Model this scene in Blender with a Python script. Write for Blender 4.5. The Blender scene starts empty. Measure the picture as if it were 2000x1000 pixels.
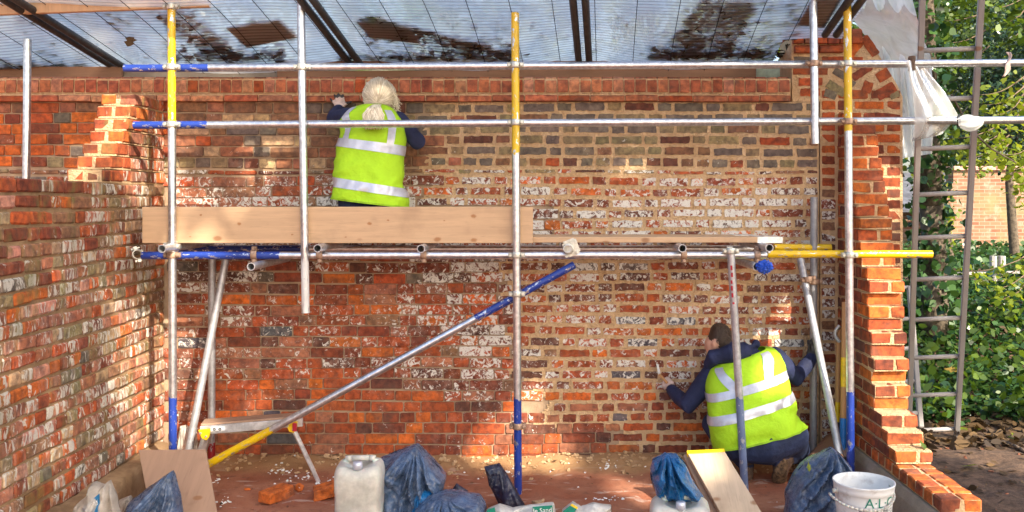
import bpy, bmesh, math, random
import numpy as np
from mathutils import Vector, Matrix, Quaternion, noise
R = math.radians
rng = random.Random(11)
nr = np.random.RandomState(5)
scene = bpy.context.scene
col = scene.collection

# ------------------------------------------------------------------ camera, sky, sun, exposure
F, CX, CY, CAMY, CAMZ = 1815.0, 1060.0, 390.0, -6.4, 1.81
cam = bpy.data.cameras.new('camera'); camo = bpy.data.objects.new('camera', cam); col.objects.link(camo)
cam.sensor_width = 36; cam.lens = F / 2000 * 36
cam.shift_x = (1000 - CX) / 2000; cam.shift_y = -(500 - CY) / 2000
cam.clip_start = .05; cam.clip_end = 500
camo.location = (0, CAMY, CAMZ); camo.rotation_euler = (R(90), 0, 0)
scene.camera = camo
SUN_AZ, SUN_EL = 35, 35
sv = Vector((math.sin(R(SUN_AZ)) * math.cos(R(SUN_EL)), -math.cos(R(SUN_AZ)) * math.cos(R(SUN_EL)), math.sin(R(SUN_EL))))
w = bpy.data.worlds.new('World'); scene.world = w; w.use_nodes = True
wn = w.node_tree.nodes; wl = w.node_tree.links
sky = wn.new('ShaderNodeTexSky'); sky.sky_type = 'NISHITA'; sky.sun_disc = False
sky.sun_elevation = R(SUN_EL); sky.sun_rotation = math.atan2(sv.x, sv.y)
sky.dust_density = 3.0; sky.ozone_density = .6
wl.new(sky.outputs[0], wn['Background'].inputs[0]); wn['Background'].inputs[1].default_value = .15
sl = bpy.data.lights.new('sun', 'SUN'); sl.energy = 4.0; sl.angle = R(.55); sl.color = (1, .9, .74)
so = bpy.data.objects.new('sun', sl); col.objects.link(so); so.location = sv * 30
so.rotation_euler = (-sv).to_track_quat('-Z', 'Y').to_euler()
scene.view_settings.view_transform = 'Standard'; scene.view_settings.look = 'None'
scene.view_settings.gamma = 1; scene.view_settings.exposure = 1.4
scene.cycles.max_bounces = 8; scene.cycles.transparent_max_bounces = 16

def at(px, py, Y):
    d = Y - CAMY
    return Vector(((px - CX) * d / F, Y, CAMZ - (py - CY) * d / F))

# ------------------------------------------------------------------ materials
class NT:
    def __init__(s, name):
        s.m = bpy.data.materials.new(name); s.m.use_nodes = True
        s.n = s.m.node_tree.nodes; s.l = s.m.node_tree.links
        s.b = s.n['Principled BSDF']; s.o = s.n['Material Output']
    def node(s, t, **k):
        n = s.n.new(t)
        for a, v in k.items(): setattr(n, a, v)
        return n
    def set(s, sock, v):
        if hasattr(v, 'is_output') or isinstance(v, bpy.types.NodeSocket): s.l.new(v, sock)
        else:
            if isinstance(v, (tuple, list)) and len(v) == 3 and sock.type == 'RGBA': v = (*v, 1)
            sock.default_value = v
    def pos(s): return s.node('ShaderNodeNewGeometry').outputs['Position']
    def obj(s): return s.node('ShaderNodeTexCoord').outputs['Object']
    def island(s): return s.node('ShaderNodeNewGeometry').outputs['Random Per Island']
    def orand(s): return s.node('ShaderNodeObjectInfo').outputs['Random']
    def mapping(s, v, scale=(1, 1, 1), loc=(0, 0, 0)):
        n = s.node('ShaderNodeMapping'); s.l.new(v, n.inputs[0]); s.set(n.inputs['Scale'], scale); s.set(n.inputs['Location'], loc); return n.outputs[0]
    def noise(s, v, scale, detail=4, rough=.6, dist=0):
        n = s.node('ShaderNodeTexNoise'); s.l.new(v, n.inputs['Vector'])
        n.inputs['Scale'].default_value = scale; n.inputs['Detail'].default_value = detail
        n.inputs['Roughness'].default_value = rough; n.inputs['Distortion'].default_value = dist
        return n.outputs[0]
    def math(s, op, a, b=0, c=0):
        n = s.node('ShaderNodeMath', operation=op); s.set(n.inputs[0], a); s.set(n.inputs[1], b); s.set(n.inputs[2], c); return n.outputs[0]
    def ramp(s, v, a, b, lo=0, hi=1):
        n = s.node('ShaderNodeMapRange', interpolation_type='SMOOTHSTEP'); s.set(n.inputs[0], v)
        for i, x in enumerate((a, b, lo, hi)): s.set(n.inputs[i + 1], x)
        return n.outputs[0]
    def mix(s, f, a, b, mode='MIX'):
        n = s.node('ShaderNodeMix', data_type='RGBA', blend_type=mode)
        s.set(n.inputs[0], f); s.set(n.inputs[6], a); s.set(n.inputs[7], b); return n.outputs[2]
    def bump(s, h, strength=.5, dist=.01, prev=None):
        n = s.node('ShaderNodeBump'); n.inputs['Strength'].default_value = strength; n.inputs['Distance'].default_value = dist
        s.set(n.inputs['Height'], h)
        if prev is not None: s.l.new(prev, n.inputs['Normal'])
        return n.outputs[0]
    def fin(s, c, rough=.8, metal=0, nrm=None, **k):
        s.set(s.b.inputs['Base Color'], c); s.set(s.b.inputs['Roughness'], rough); s.set(s.b.inputs['Metallic'], metal)
        if nrm is not None: s.l.new(nrm, s.b.inputs['Normal'])
        for a, v in k.items(): s.set(s.b.inputs[a.replace('_', ' ')], v)
        return s.m

def brick_mat(name, stretch=1.0, whitecol=(.74, .70, .63), green=0.0):
    t = NT(name); p = t.pos()
    a = t.node('ShaderNodeAttribute', attribute_name='bcol')
    n1 = t.noise(p, 22, 5, .65); n2 = t.noise(p, 130, 3, .7); n3 = t.noise(p, 5, 3)
    c = t.mix(t.ramp(n1, .3, .7), t.mix(1, a.outputs['Color'], (.48, .46, .5), 'MULTIPLY'), t.mix(1, a.outputs['Color'], (1.35, 1.32, 1.2), 'MULTIPLY'))
    c = t.mix(t.ramp(n2, .6, .75, 0, .55), c, (.05, .03, .025))
    c = t.mix(t.ramp(n3, .50, .70, 0, .45), c, (.095, .06, .045))
    ps = t.mapping(p, (1, 1, stretch))
    # thin pale film, then opaque flakes of old limewash
    film = t.ramp(t.noise(ps, 17, 4, .6, .4), .45, .72, 0, .75)
    c = t.mix(t.math('MULTIPLY', film, t.math('MINIMUM', t.math('MULTIPLY', a.outputs['Alpha'], 1.2), .38)), c, (.52, .33, .26))
    nw = t.math('ADD', t.math('MULTIPLY', t.noise(ps, 30, 7, .66, 1.0), .92), t.math('MULTIPLY', t.noise(p, 5, 3), .08))
    thr = t.math('MULTIPLY_ADD', a.outputs['Alpha'], -.44, .705)
    m = t.ramp(t.math('SUBTRACT', nw, thr), -.025, .04)
    m = t.math('MULTIPLY', m, t.ramp(n2, .66, .58, .3, 1))
    c = t.mix(m, c, t.mix(n1, whitecol, tuple(x * .8 for x in whitecol)))
    if green:
        g = t.ramp(t.noise(ps, 9, 4), .5, .68, 0, green)
        c = t.mix(g, c, (.17, .165, .045))
    h = t.math('ADD', t.math('MULTIPLY', n2, .35), t.math('ADD', n1, t.math('MULTIPLY', m, .12)))
    return t.fin(c, .88, nrm=t.bump(h, .7, .006))

M = {}
M['brick'] = brick_mat('aged_brick')
M['brick_side'] = brick_mat('streaked_brick', .32, (.60, .56, .48), .5)
M['brick_new'] = brick_mat('fresh_brick')
def mortar(name, ca, cb, sc=1, b=.6, ridge=0):
    t = NT(name); p = t.pos(); n1 = t.noise(p, 9 * sc, 5); n2 = t.noise(p, 70 * sc, 5, .7); n3 = t.noise(p, 300, 2)
    c = t.mix(t.ramp(n1, .3, .7), ca, cb); c = t.mix(t.ramp(n2, .62, .8, 0, .5), c, tuple(x * .55 for x in ca))
    nb = t.bump(t.math('ADD', n2, t.math('MULTIPLY', n3, .4)), b, .008)
    if ridge:
        n4 = t.noise(p, 34, 3, .6, 1.5); c = t.mix(t.ramp(n4, .58, .7, 0, .35), c, tuple(x * .6 for x in ca)); nb = t.bump(n4, ridge, .03, nb)
    return t.fin(c, .95, nrm=nb)
M['mortar_new'] = mortar('fresh_lime_mortar', (.60, .385, .20), (.72, .50, .29), ridge=.9)
M['mortar_old'] = mortar('old_mortar', (.30, .20, .125), (.44, .31, .20))
M['mortar_side'] = mortar('mossy_old_mortar', (.21, .125, .06), (.36, .23, .12))
M['concrete'] = mortar('concrete_footing', (.27, .22, .17), (.40, .33, .25), .6)

def galv(name):
    t = NT(name); p = t.pos(); n = t.noise(p, 30, 5, .7); n2 = t.noise(t.obj(), 8, 3)
    c = t.mix(t.ramp(n, .35, .7), (.52, .53, .56), (.82, .83, .86)); c = t.mix(t.ramp(n2, .6, .75, 0, .35), c, (.22, .2, .2))
    return t, c, n
def tube_mat(name, lo=None, lolim=0, hi=None, hilim=99, dull=0.0):
    """galvanised tube, paint from each end up to a ragged edge (local z in metres)"""
    t, c, n = galv(name); o = t.obj()
    z = t.node('ShaderNodeSeparateXYZ'); t.l.new(o, z.inputs[0]); z = z.outputs[2]
    zz = t.math('ADD', z, t.math('MULTIPLY', t.math('SUBTRACT', t.noise(o, 18, 4), .5), .09))
    metal = .9 * (1 - dull * .8); rough = .30 + .3 * dull
    if dull: c = t.mix(dull, c, (.20, .2, .215))
    chips = t.ramp(t.noise(t.mapping(o, (1, 1, .45)), 38, 5, .7), .575, .60)
    mm = None
    for colr, m in ((lo, t.math('LESS_THAN', zz, lolim)), (hi, t.math('GREATER_THAN', zz, hilim))):
        if colr is None: continue
        m = t.math('MULTIPLY', m, t.math('SUBTRACT', 1, chips))
        c = t.mix(m, c, t.mix(t.ramp(t.noise(o, 6, 3), .3, .7), colr, tuple(x * .75 for x in colr)))
        mm = m if mm is None else t.math('MAXIMUM', mm, m)
    c = t.mix(t.ramp(t.noise(o, 60, 4, .7), .66, .72, 0, .6), c, (.16, .085, .045))
    # splashes of lime on the tube
    c = t.mix(t.ramp(t.noise(o, 46, 3, .5), .70, .73, 0, .7), c, (.62, .6, .56))
    if mm is not None: metal = t.math('MULTIPLY', t.math('SUBTRACT', 1, mm), metal)
    return t.fin(c, rough, metal, t.bump(n, .15, .003))
YEL, BLU = (.80, .52, .008), (.018, .05, .30)
def plain(name, c, rough=.6, metal=0, v=.25, sc=20, bmp=.2, **k):
    t = NT(name); p = t.obj(); n = t.noise(p, sc, 5, .65)
    cc = t.mix(t.ramp(n, .3, .7), tuple(x * (1 - v) for x in c), tuple(min(1, x * (1 + v)) for x in c))
    return t.fin(cc, rough, metal, t.bump(n, bmp, .004), **k)
def wood(name, c, dirt=.2, ax=0, sc=1.0):
    t = NT(name); o = t.obj(); s = [2.2, 2.2, 2.2]; s[ax] = .16
    n = t.noise(t.mapping(o, tuple(x * sc for x in s)), 14, 6, .6, .6); n2 = t.noise(o, 3.5, 4); n3 = t.noise(t.mapping(o, tuple(x * sc for x in s)), 60, 3)
    cc = t.mix(t.ramp(n, .35, .65), tuple(x * .88 for x in c), c); cc = t.mix(t.ramp(n3, .55, .75, 0, .35), cc, tuple(x * .55 for x in c))
    cc = t.mix(t.ramp(n2, .5, .75, 0, dirt), cc, (.20, .12, .07))
    vv = t.node('ShaderNodeTexVoronoi'); t.l.new(t.mapping(o, (3.2, 3.2, 5.5)), vv.inputs['Vector']); vv.inputs['Scale'].default_value = 1.1
    cc = t.mix(t.ramp(vv.outputs['Distance'], .13, .06, 0, .75), cc, (.26, .11, .04))
    return t.fin(cc, .75, nrm=t.bump(n, .15, .003))
M['plank'] = wood('pale_sawn_timber', (.60, .39, .225), .28)
M['plank_grey'] = wood('weathered_timber', (.56, .42, .29), .35, 2)
M['plank_dark'] = wood('brown_timber', (.30, .155, .085), .4)
M['ply'] = wood('dirty_plywood', (.40, .25, .165), .75, 2, .6)
M['ladder'] = wood('old_ladder_wood', (.36, .335, .32), .25, 2)
M['handle'] = wood('tool_handle_wood', (.52, .27, .11), .1, 2)
M['yellow'] = plain('yellow_paint', YEL, .4); M['blue'] = plain('blue_paint', (.012, .17, .52), .35)
M['alu'] = plain('aluminium', (.72, .73, .74), .38, .7); M['clamp'] = plain('rusty_clamp_steel', (.36, .24, .17), .55, .5, .5)
M['clamp_zinc'] = plain('zinc_clamp_steel', (.55, .54, .48), .42, .75, .3); M['darksteel'] = plain('dark_steel', (.07, .073, .078), .5, .5)
M['black'] = plain('black_wire', (.012, .012, .013), .6)
M['white_plastic'] = plain('milky_plastic', (.50, .48, .42), .34, v=.28, sc=6)
M['white_plastic'].node_tree.nodes['Principled BSDF'].inputs['Subsurface Weight'].default_value = .25
M['bucket'] = None
def plastic(name, c, rough=.32, dust=.35, tr=0.0):
    t = NT(name); p = t.pos(); n = t.noise(p, 7, 5, .6); n2 = t.noise(p, 32, 6, .7); n3 = t.noise(p, 14, 5, .55, 1.2)
    cc = t.mix(t.ramp(n, .35, .7), tuple(x * .7 for x in c), tuple(min(1, x * 1.25) for x in c))
    cc = t.mix(t.ramp(n2, .52, .72, 0, dust), cc, (.50, .46, .42))
    m = t.fin(cc, t.ramp(n2, .45, .7, rough, .75), nrm=t.bump(n3, .5, .02, t.bump(n2, .2, .004)))
    if tr: t.b.inputs['Transmission Weight'].default_value = 0; t.b.inputs['Alpha'].default_value = tr
    return m
M['bag_grey'] = plastic('blue_grey_rubble_sack', (.065, .105, .185), .24, .45); M['bag_blue'] = plastic('bright_blue_plastic', (.012, .13, .33), .25, .12)
M['bag_navy'] = plastic('navy_black_plastic', (.016, .018, .045), .3, .35); M['bag_clear'] = plastic('cloudy_clear_plastic', (.55, .5, .43), .3, .4, .62)
M['bag_white'] = plastic('white_plastic_sack', (.62, .58, .52), .35, .3); M['bag_tie'] = plastic('blue_latex_glove', (.01, .07, .45), .3, .02)
M['green_print'] = plain('green_print', (.005, .20, .13), .4, v=.1); M['yellow_print'] = plain('yellow_print', (.75, .52, .02), .4)
M['white_print'] = plain('white_print', (.8, .8, .78), .5); M['blue_print'] = plain('blue_print', (.01, .15, .34), .4); M['red_print'] = plain('red_print', (.45, .02, .02), .4)
M['red_flag'] = plain('red_plastic', (.45, .01, .03), .4); M['dark_print'] = plain('black_print', (.03, .03, .03), .6)
def cloth(name, c, v=.25, sc=260, em=0):
    t = NT(name); p = t.obj(); n = t.noise(p, sc, 2); n2 = t.noise(p, 9, 4)
    cc = t.mix(t.ramp(n2, .3, .7), tuple(x * (1 - v) for x in c), tuple(min(1, x * (1 + v)) for x in c))
    return t.fin(cc, .8, nrm=t.bump(n2, .45, .04, t.bump(n, .2, .002)))
M['hivis'] = cloth('hi_vis_yellow_fabric', (.38, .66, .012), .05); M['reflect'] = plain('silver_reflective_tape', (.52, .53, .60), .3, .3, .1)
M['navy'] = cloth('navy_cotton', (.010, .016, .058)); M['denim'] = cloth('dark_denim', (.014, .026, .075)); M['skin'] = plain('skin', (.62, .33, .22), .5, v=.1)
M['glove'] = plain('grey_pink_glove', (.60, .46, .40), .8); M['glove_tip'] = plain('dark_rubber_glove_tip', (.035, .035, .035), .6)
M['boot'] = plain('muddy_brown_boot', (.12, .075, .05), .8, v=.5); M['sole'] = plain('muddy_sole', (.10, .06, .03), .9, v=.8, sc=45, bmp=1)
t = NT('pale_blonde_hair'); M['blonde'] = t.fin(t.mix(t.island(), (.50, .41, .26), (.95, .87, .70)), .4); M['brownhair'] = plain('dark_brown_hair', (.048, .026, .014), .6)
def leaf(name, ca, cb, tr=.35, rough=.45):
    t = NT(name); r = t.island(); c = t.mix(r, ca, cb)
    d = t.node('ShaderNodeBsdfTranslucent'); t.set(d.inputs[0], t.mix(.5, c, t.mix(1, c, (1.7, 1.5, .5), 'MULTIPLY')))
    t.fin(c, rough); mx = t.node('ShaderNodeMixShader'); mx.inputs[0].default_value = tr
    t.l.new(t.b.outputs[0], mx.inputs[1]); t.l.new(d.outputs[0], mx.inputs[2]); t.l.new(mx.outputs[0], t.o.inputs[0]); return t.m
M['leaf_mid'] = leaf('mid_green_leaf', (.03, .07, .010), (.13, .20, .02), .42); M['leaf_dark'] = leaf('dark_evergreen_leaf', (.012, .035, .018), (.035, .075, .04), .15, .3)
M['leaf_lime'] = leaf('yellow_green_leaf', (.13, .20, .015), (.28, .32, .03), .5); M['ivy'] = leaf('ivy_leaf', (.010, .040, .014), (.06, .13, .03), .25, .28)
M['leaf_autumn'] = leaf('autumn_leaf', (.30, .16, .03), (.42, .30, .06), .4); M['litter'] = leaf('dead_leaf', (.035, .022, .012), (.15, .085, .03), .15, .8)
M['litter_mix'] = leaf('roof_leaf', (.014, .010, .006), (.07, .045, .012), .06, .8)
M['bark'] = plain('bark', (.10, .075, .05), .9, v=.5, sc=25, bmp=.8)
M['twig'] = plain('twig', (.16, .11, .075), .9)

# ------------------------------------------------------------------ builders
def tag(o, label=None, cat=None, group=None, kind=None):
    if label: o['label'] = label
    if cat: o['category'] = cat
    if group: o['group'] = group
    if kind: o['kind'] = kind
    return o
def empty(name, loc=(0, 0, 0), rz=0):
    o = bpy.data.objects.new(name, None); col.objects.link(o); o.location = loc; o.rotation_euler = (0, 0, rz); o.empty_display_size = .1
    return o
def mk(name, verts, faces, mat, parent=None, smooth=False, loc=None):
    me = bpy.data.meshes.new(name); me.from_pydata([tuple(v) for v in verts], [], faces); me.update()
    return link(name, me, mat, parent, smooth, loc)
def link(name, me, mat, parent=None, smooth=False, loc=None):
    for m in (mat if isinstance(mat, list) else [mat]): me.materials.append(m)
    o = bpy.data.objects.new(name, me); col.objects.link(o)
    if parent: o.parent = parent
    if loc is not None: o.location = loc
    if smooth: me.polygons.foreach_set('use_smooth', [True] * len(me.polygons))
    return o
class G:
    """collects verts/faces for one mesh"""
    def __init__(s): s.v = []; s.f = []
    def add(s, v, f):
        k = len(s.v); s.v += [tuple(x) for x in v]; s.f += [tuple(i + k for i in q) for q in f]; return s
    def box(s, a, b, jit=0):
        (x0, y0, z0), (x1, y1, z1) = a, b
        j = lambda: rng.uniform(-jit, jit)
        v = [(x + j(), y + j(), z + j()) for x in (x0, x1) for y in (y0, y1) for z in (z0, z1)]
        return s.add(v, [(0, 1, 3, 2), (4, 6, 7, 5), (0, 4, 5, 1), (2, 3, 7, 6), (0, 2, 6, 4), (1, 5, 7, 3)])
    def prism(s, poly, y0, y1):
        n = len(poly); v = [(x, y0, z) for x, z in poly] + [(x, y1, z) for x, z in poly]
        return s.add(v, [tuple(range(n - 1, -1, -1)), tuple(range(n, 2 * n))] + [(i, (i + 1) % n, n + (i + 1) % n, n + i) for i in range(n)])
    def tube(s, p0, p1, r0, r1=None, n=10, caps=True):
        r1 = r0 if r1 is None else r1
        p0, p1 = Vector(p0), Vector(p1); q = (p1 - p0).to_track_quat('Z', 'Y')
        v = []
        for p, r in ((p0, r0), (p1, r1)):
            v += [p + q @ Vector((r * math.cos(2 * math.pi * i / n), r * math.sin(2 * math.pi * i / n), 0)) for i in range(n)]
        f = [(i, (i + 1) % n, n + (i + 1) % n, n + i) for i in range(n)]
        if caps: f += [tuple(range(n - 1, -1, -1)), tuple(range(n, 2 * n))]
        return s.add(v, f)
    def path(s, pts, rad, n=8):
        for a, b, ra, rb in zip(pts, pts[1:], rad, rad[1:]): s.tube(a, b, ra, rb, n)
        return s
    def lathe(s, prof, n=32, c=(0, 0, 0)):
        v = [(c[0] + r * math.cos(2 * math.pi * i / n), c[1] + r * math.sin(2 * math.pi * i / n), c[2] + z) for r, z in prof for i in range(n)]
        f = [(k * n + i, k * n + (i + 1) % n, (k + 1) * n + (i + 1) % n, (k + 1) * n + i) for k in range(len(prof) - 1) for i in range(n)]
        return s.add(v, f)
    def grid(s, P):
        """P: rows of points"""
        m, n = len(P), len(P[0])
        return s.add([p for r in P for p in r], [(i * n + j, i * n + j + 1, (i + 1) * n + j + 1, (i + 1) * n + j) for i in range(m - 1) for j in range(n - 1)])
    def mk(s, name, mat, parent=None, smooth=False, loc=None):
        if loc is not None: s.v = [(v[0] - loc[0], v[1] - loc[1], v[2] - loc[2]) for v in s.v]
        return mk(name, s.v, s.f, mat, parent, smooth, loc)
def bevel(o, wdt=.004, seg=2):
    me = o.data; bm = bmesh.new(); bm.from_mesh(me)
    bmesh.ops.bevel(bm, geom=[e for e in bm.edges if len(e.link_faces) == 2 and e.calc_face_angle(0) > .5], offset=wdt, segments=seg, affect='EDGES', clamp_overlap=True)
    bmesh.ops.recalc_face_normals(bm, faces=bm.faces); bm.to_mesh(me); bm.free(); return o
def oriented(name, p0, p1, make, mat, parent=None, smooth=False):
    """a mesh built along local z from 0 to its length, laid from p0 to p1"""
    p0, p1 = Vector(p0), Vector(p1); L = (p1 - p0).length; g = G(); make(g, L)
    o = mk(name, g.v, g.f, mat, parent, smooth); o.location = p0
    o.rotation_mode = 'QUATERNION'; o.rotation_quaternion = (p1 - p0).to_track_quat('Z', 'Y'); return o
def leaves(centers, size, flat=0.0, dirs=None, aspect=.55, var=.5, droop=0):
    """leaf-sized kite faces; flat 0 = any way round, 1 = lying flat"""
    c = np.asarray(centers, float); N = len(c)
    a = nr.normal(size=(N, 3)); a[:, 2] *= (1 - flat); a[:, 2] -= droop; a /= np.linalg.norm(a, axis=1)[:, None] + 1e-9
    b = nr.normal(size=(N, 3)); b[:, 2] *= (1 - flat); b -= (b * a).sum(1)[:, None] * a; b /= np.linalg.norm(b, axis=1)[:, None] + 1e-9
    nn = np.cross(a, b); s = (size * (1 + var * nr.uniform(-1, 1, N)))[:, None]
    h = aspect * .5 * nr.uniform(.8, 1.2, N)[:, None]; cu = nr.uniform(-.12, .2, N)[:, None]
    V = np.stack([c - a * s * .5, c - a * s * .28 + b * s * h * .8 + nn * s * .08, c + a * s * .08 + b * s * h + nn * s * .1, c + a * s * .55 + nn * s * cu, c + a * s * .08 - b * s * h + nn * s * .1, c - a * s * .28 - b * s * h * .8 + nn * s * .08], 1).reshape(-1, 3)
    return V
def leaf_mesh(name, V, mat, parent=None):
    N = len(V) // 6; me = bpy.data.meshes.new(name); me.vertices.add(N * 6); me.vertices.foreach_set('co', V.astype(np.float32).ravel())
    me.loops.add(N * 6); me.loops.foreach_set('vertex_index', np.arange(N * 6, dtype=np.int32)); me.polygons.add(N)
    me.polygons.foreach_set('loop_start', np.arange(0, N * 6, 6, dtype=np.int32)); me.update(calc_edges=True); me.validate()
    return link(name, me, mat, parent)
def blobpts(N, c, r, shell=.5, clumps=0, crad=.3):
    c = np.array(c, float); r = np.array(r, float)
    d = nr.normal(size=(max(clumps, 1) if clumps else N, 3)); d /= np.linalg.norm(d, axis=1)[:, None]
    u = nr.uniform(shell, 1, len(d))[:, None]; P = d * u
    if clumps:
        k = nr.randint(0, clumps, N); cr = nr.uniform(.5, 1.3, clumps)[k][:, None] * crad
        return c + P[k] * r + nr.normal(size=(N, 3)) * cr * .5
    return c + P * r

# ------------------------------------------------------------------ ground
def sstep(a, b, x): t = np.clip((x - a) / (b - a), 0, 1); return t * t * (3 - 2 * t)
def gz(x, y):
    x = np.asarray(x, float); y = np.asarray(y, float)
    out = np.maximum(sstep(2.3, 2.7, x), sstep(.3, .5, y))
    near = (1 - sstep(2.0, 2.1, x)) * (1 - sstep(0, .35, y))
    h = out * (-.03 + .72 * sstep(1.0, 4.6, y)) + near * (.055 * sstep(-.28, -.02, y))
    h += .012 * np.sin(3.1 * x + 1.3 * y) * np.cos(2.3 * y - x) + .006 * np.sin(11 * x + 2) * np.sin(9 * y + 1)
    return h
fine = lambda a, b, st: np.arange(a, b, st)
xs = np.concatenate([[-160, -80, -40, -20, -10, -6, -4.5], fine(-3.6, 4.6, .05), fine(4.7, 9, .25), [10, 14, 20, 40, 80, 160]])
ys = np.concatenate([[-160, -80, -40, -20, -12, -7, -5, -4, -3.4], fine(-3, 1.6, .05), fine(1.7, 8, .2), [9, 11, 14, 20, 40, 80, 160]])
XX, YY = np.meshgrid(xs, ys); ZZ = gz(XX, YY)
fm = (np.abs(XX) < 4.6) & (np.abs(YY) < 3.1)
for i, j in np.argwhere(fm):
    p = Vector((XX[i, j], YY[i, j], 0)); ZZ[i, j] += .016 * noise.noise(p * 5) + .010 * noise.noise(p * 14)
gv = np.stack([XX, YY, ZZ], -1).reshape(-1, 3); nx = len(xs)
gf = [(i * nx + j, i * nx + j + 1, (i + 1) * nx + j + 1, (i + 1) * nx + j) for i in range(len(ys) - 1) for j in range(nx - 1)]
t = NT('trodden_earth'); p = t.pos(); s_ = t.node('ShaderNodeSeparateXYZ'); t.l.new(p, s_.inputs[0])
n1 = t.noise(p, 2.2, 5, .6); n2 = t.noise(p, 16, 6, .7); n3 = t.noise(t.mapping(p, (1, 3.0, 1)), 4.5, 5, .55); n4 = t.noise(p, 80, 4, .7)
yard = t.mix(t.ramp(n1, .35, .65), (.33, .105, .05), (.42, .18, .10)); yard = t.mix(t.ramp(n2, .5, .72, 0, .65), yard, (.17, .07, .04))
yard = t.mix(t.ramp(n3, .585, .66, 0, .6), yard, (.60, .46, .38))
sand = t.mix(n2, (.34, .19, .08), (.48, .30, .14))
yard = t.mix(t.math('MULTIPLY', t.ramp(t.math('ADD', s_.outputs[1], t.math('MULTIPLY', n1, .3)), -.18, .02), .85), yard, sand)
soil = t.mix(t.ramp(n2, .35, .7), (.07, .040, .024), (.17, .10, .060)); soil = t.mix(t.ramp(n4, .66, .74, 0, .7), soil, (.34, .25, .17))
gard = t.ramp(t.math('ADD', s_.outputs[0], t.math('MULTIPLY', n1, .12)), 2.24, 2.3)
c = t.mix(t.math('MAXIMUM', gard, t.ramp(s_.outputs[1], .3, .36)), yard, soil)
ground = mk('ground', gv, gf, t.fin(c, .95, nrm=t.bump(t.math('ADD', n2, t.math('MULTIPLY', n4, .5)), .8, .02)), smooth=True)
tag(ground, 'reddish trodden earth floor with dark soil in the garden', kind='structure')

# ------------------------------------------------------------------ bricks
PAL = dict(orange=(.50, .115, .016), red=(.36, .074, .019), dkred=(.21, .047, .019), maroon=(.125, .042, .026), brown=(.235, .115, .06), grey=(.155, .125, .10),
           olive=(.25, .19, .10), pink=(.44, .20, .135), buff=(.44, .29, .165), slate=(.085, .082, .10), rose=(.32, .12, .065), terra=(.46, .15, .07), terra2=(.38, .105, .05), terra3=(.52, .22, .12))
def pick(wts):
    ks = list(wts); c = PAL[rng.choices(ks, [wts[k] for k in ks])[0]]; f = rng.uniform(.82, 1.18)
    return tuple(min(1, x * f * rng.uniform(.93, 1.07)) for x in c)
def outline(w, h, jit, ragged):
    pts = []; cut = .006 if not ragged else .004
    nl = (9 if w > .14 else 5) if ragged else 3
    a, b = w / 2, h / 2
    for i in range(nl): pts.append((-a + cut + (w - 2 * cut) * i / (nl - 1), -b))
    ns = 3 if ragged else 2
    for i in range(ns): pts.append((a, -b + cut + (h - 2 * cut) * i / (ns - 1)))
    for i in range(nl): pts.append((a - cut - (w - 2 * cut) * i / (nl - 1), b))
    for i in range(ns): pts.append((-a, b - cut - (h - 2 * cut) * i / (ns - 1)))
    return [(x + rng.uniform(-jit, jit), z + rng.uniform(-jit, jit)) for x, z in pts]
def brick_face(w, h, depth, jit=.0016, ragged=False, rot=0):
    o = outline(w, h, jit, ragged); n = len(o); ins = .003
    if rot: cr, sr = math.cos(rot), math.sin(rot); o = [(x * cr - z * sr, x * sr + z * cr) for x, z in o]
    tl = [rng.uniform(-.0022, .0022) for _ in range(2)]
    v = [(x * (1 - 2 * ins / w), tl[0] * x / w + tl[1] * z / h, z * (1 - 2 * ins / h)) for x, z in o] + [(x, .0035, z) for x, z in o] + [(x, depth, z) for x, z in o]
    f = [tuple(range(n))]
    if ragged:
        v = v[:n] + v[2 * n:]
        return v, f + [(i, n + i, n + (i + 1) % n, (i + 1) % n) for i in range(n)]
    for k in (0, n): f += [(k + i, k + n + i, k + n + (i + 1) % n, k + (i + 1) % n) for i in range(n)]
    return v, f
def brick_box(lx, ly, lz, jit=.0025, ch=.004):
    a, b, c = lx / 2, ly / 2, lz / 2; v = []; f = []
    cs = {}
    for sx in (-1, 1):
        for sy in (-1, 1):
            for sz in (-1, 1):
                j = Vector([rng.uniform(-jit, jit) for _ in range(3)]); q = rng.uniform(.6, 2.2) * ch
                P = Vector((sx * a, sy * b, sz * c)) + j; k = len(v); cs[sx, sy, sz] = k
                v += [P - Vector((0, sy * q, sz * q)), P - Vector((sx * q, 0, sz * q)), P - Vector((sx * q, sy * q, 0))]
    for ax in range(3):
        o1, o2 = (ax + 1) % 3, (ax + 2) % 3
        for s in (-1, 1):
            def key(u, w_): q = [0, 0, 0]; q[ax] = s; q[o1] = u; q[o2] = w_; return cs[tuple(q)] + ax
            q = [key(-1, -1), key(1, -1), key(1, 1), key(-1, 1)]; f.append(tuple(q if s > 0 else q[::-1]))
            for s2 in (-1, 1):
                def key2(s_o2, which): q = [0, 0, 0]; q[ax] = s; q[o1] = s2; q[o2] = s_o2; return cs[tuple(q)] + which
                f.append((key2(-1, ax), key2(-1, o1), key2(1, o1), key2(1, ax)) if s * s2 > 0 else (key2(1, ax), key2(1, o1), key2(-1, o1), key2(-1, ax)))
    for q, k in cs.items(): f.append((k, k + 1, k + 2) if q[0] * q[1] * q[2] > 0 else (k, k + 2, k + 1))
    return v, f
def set_bcol(me, cols):
    a = me.attributes.new('bcol', 'FLOAT_COLOR', 'POINT'); a.data.foreach_set('color', np.asarray(cols, np.float32).ravel())
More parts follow.
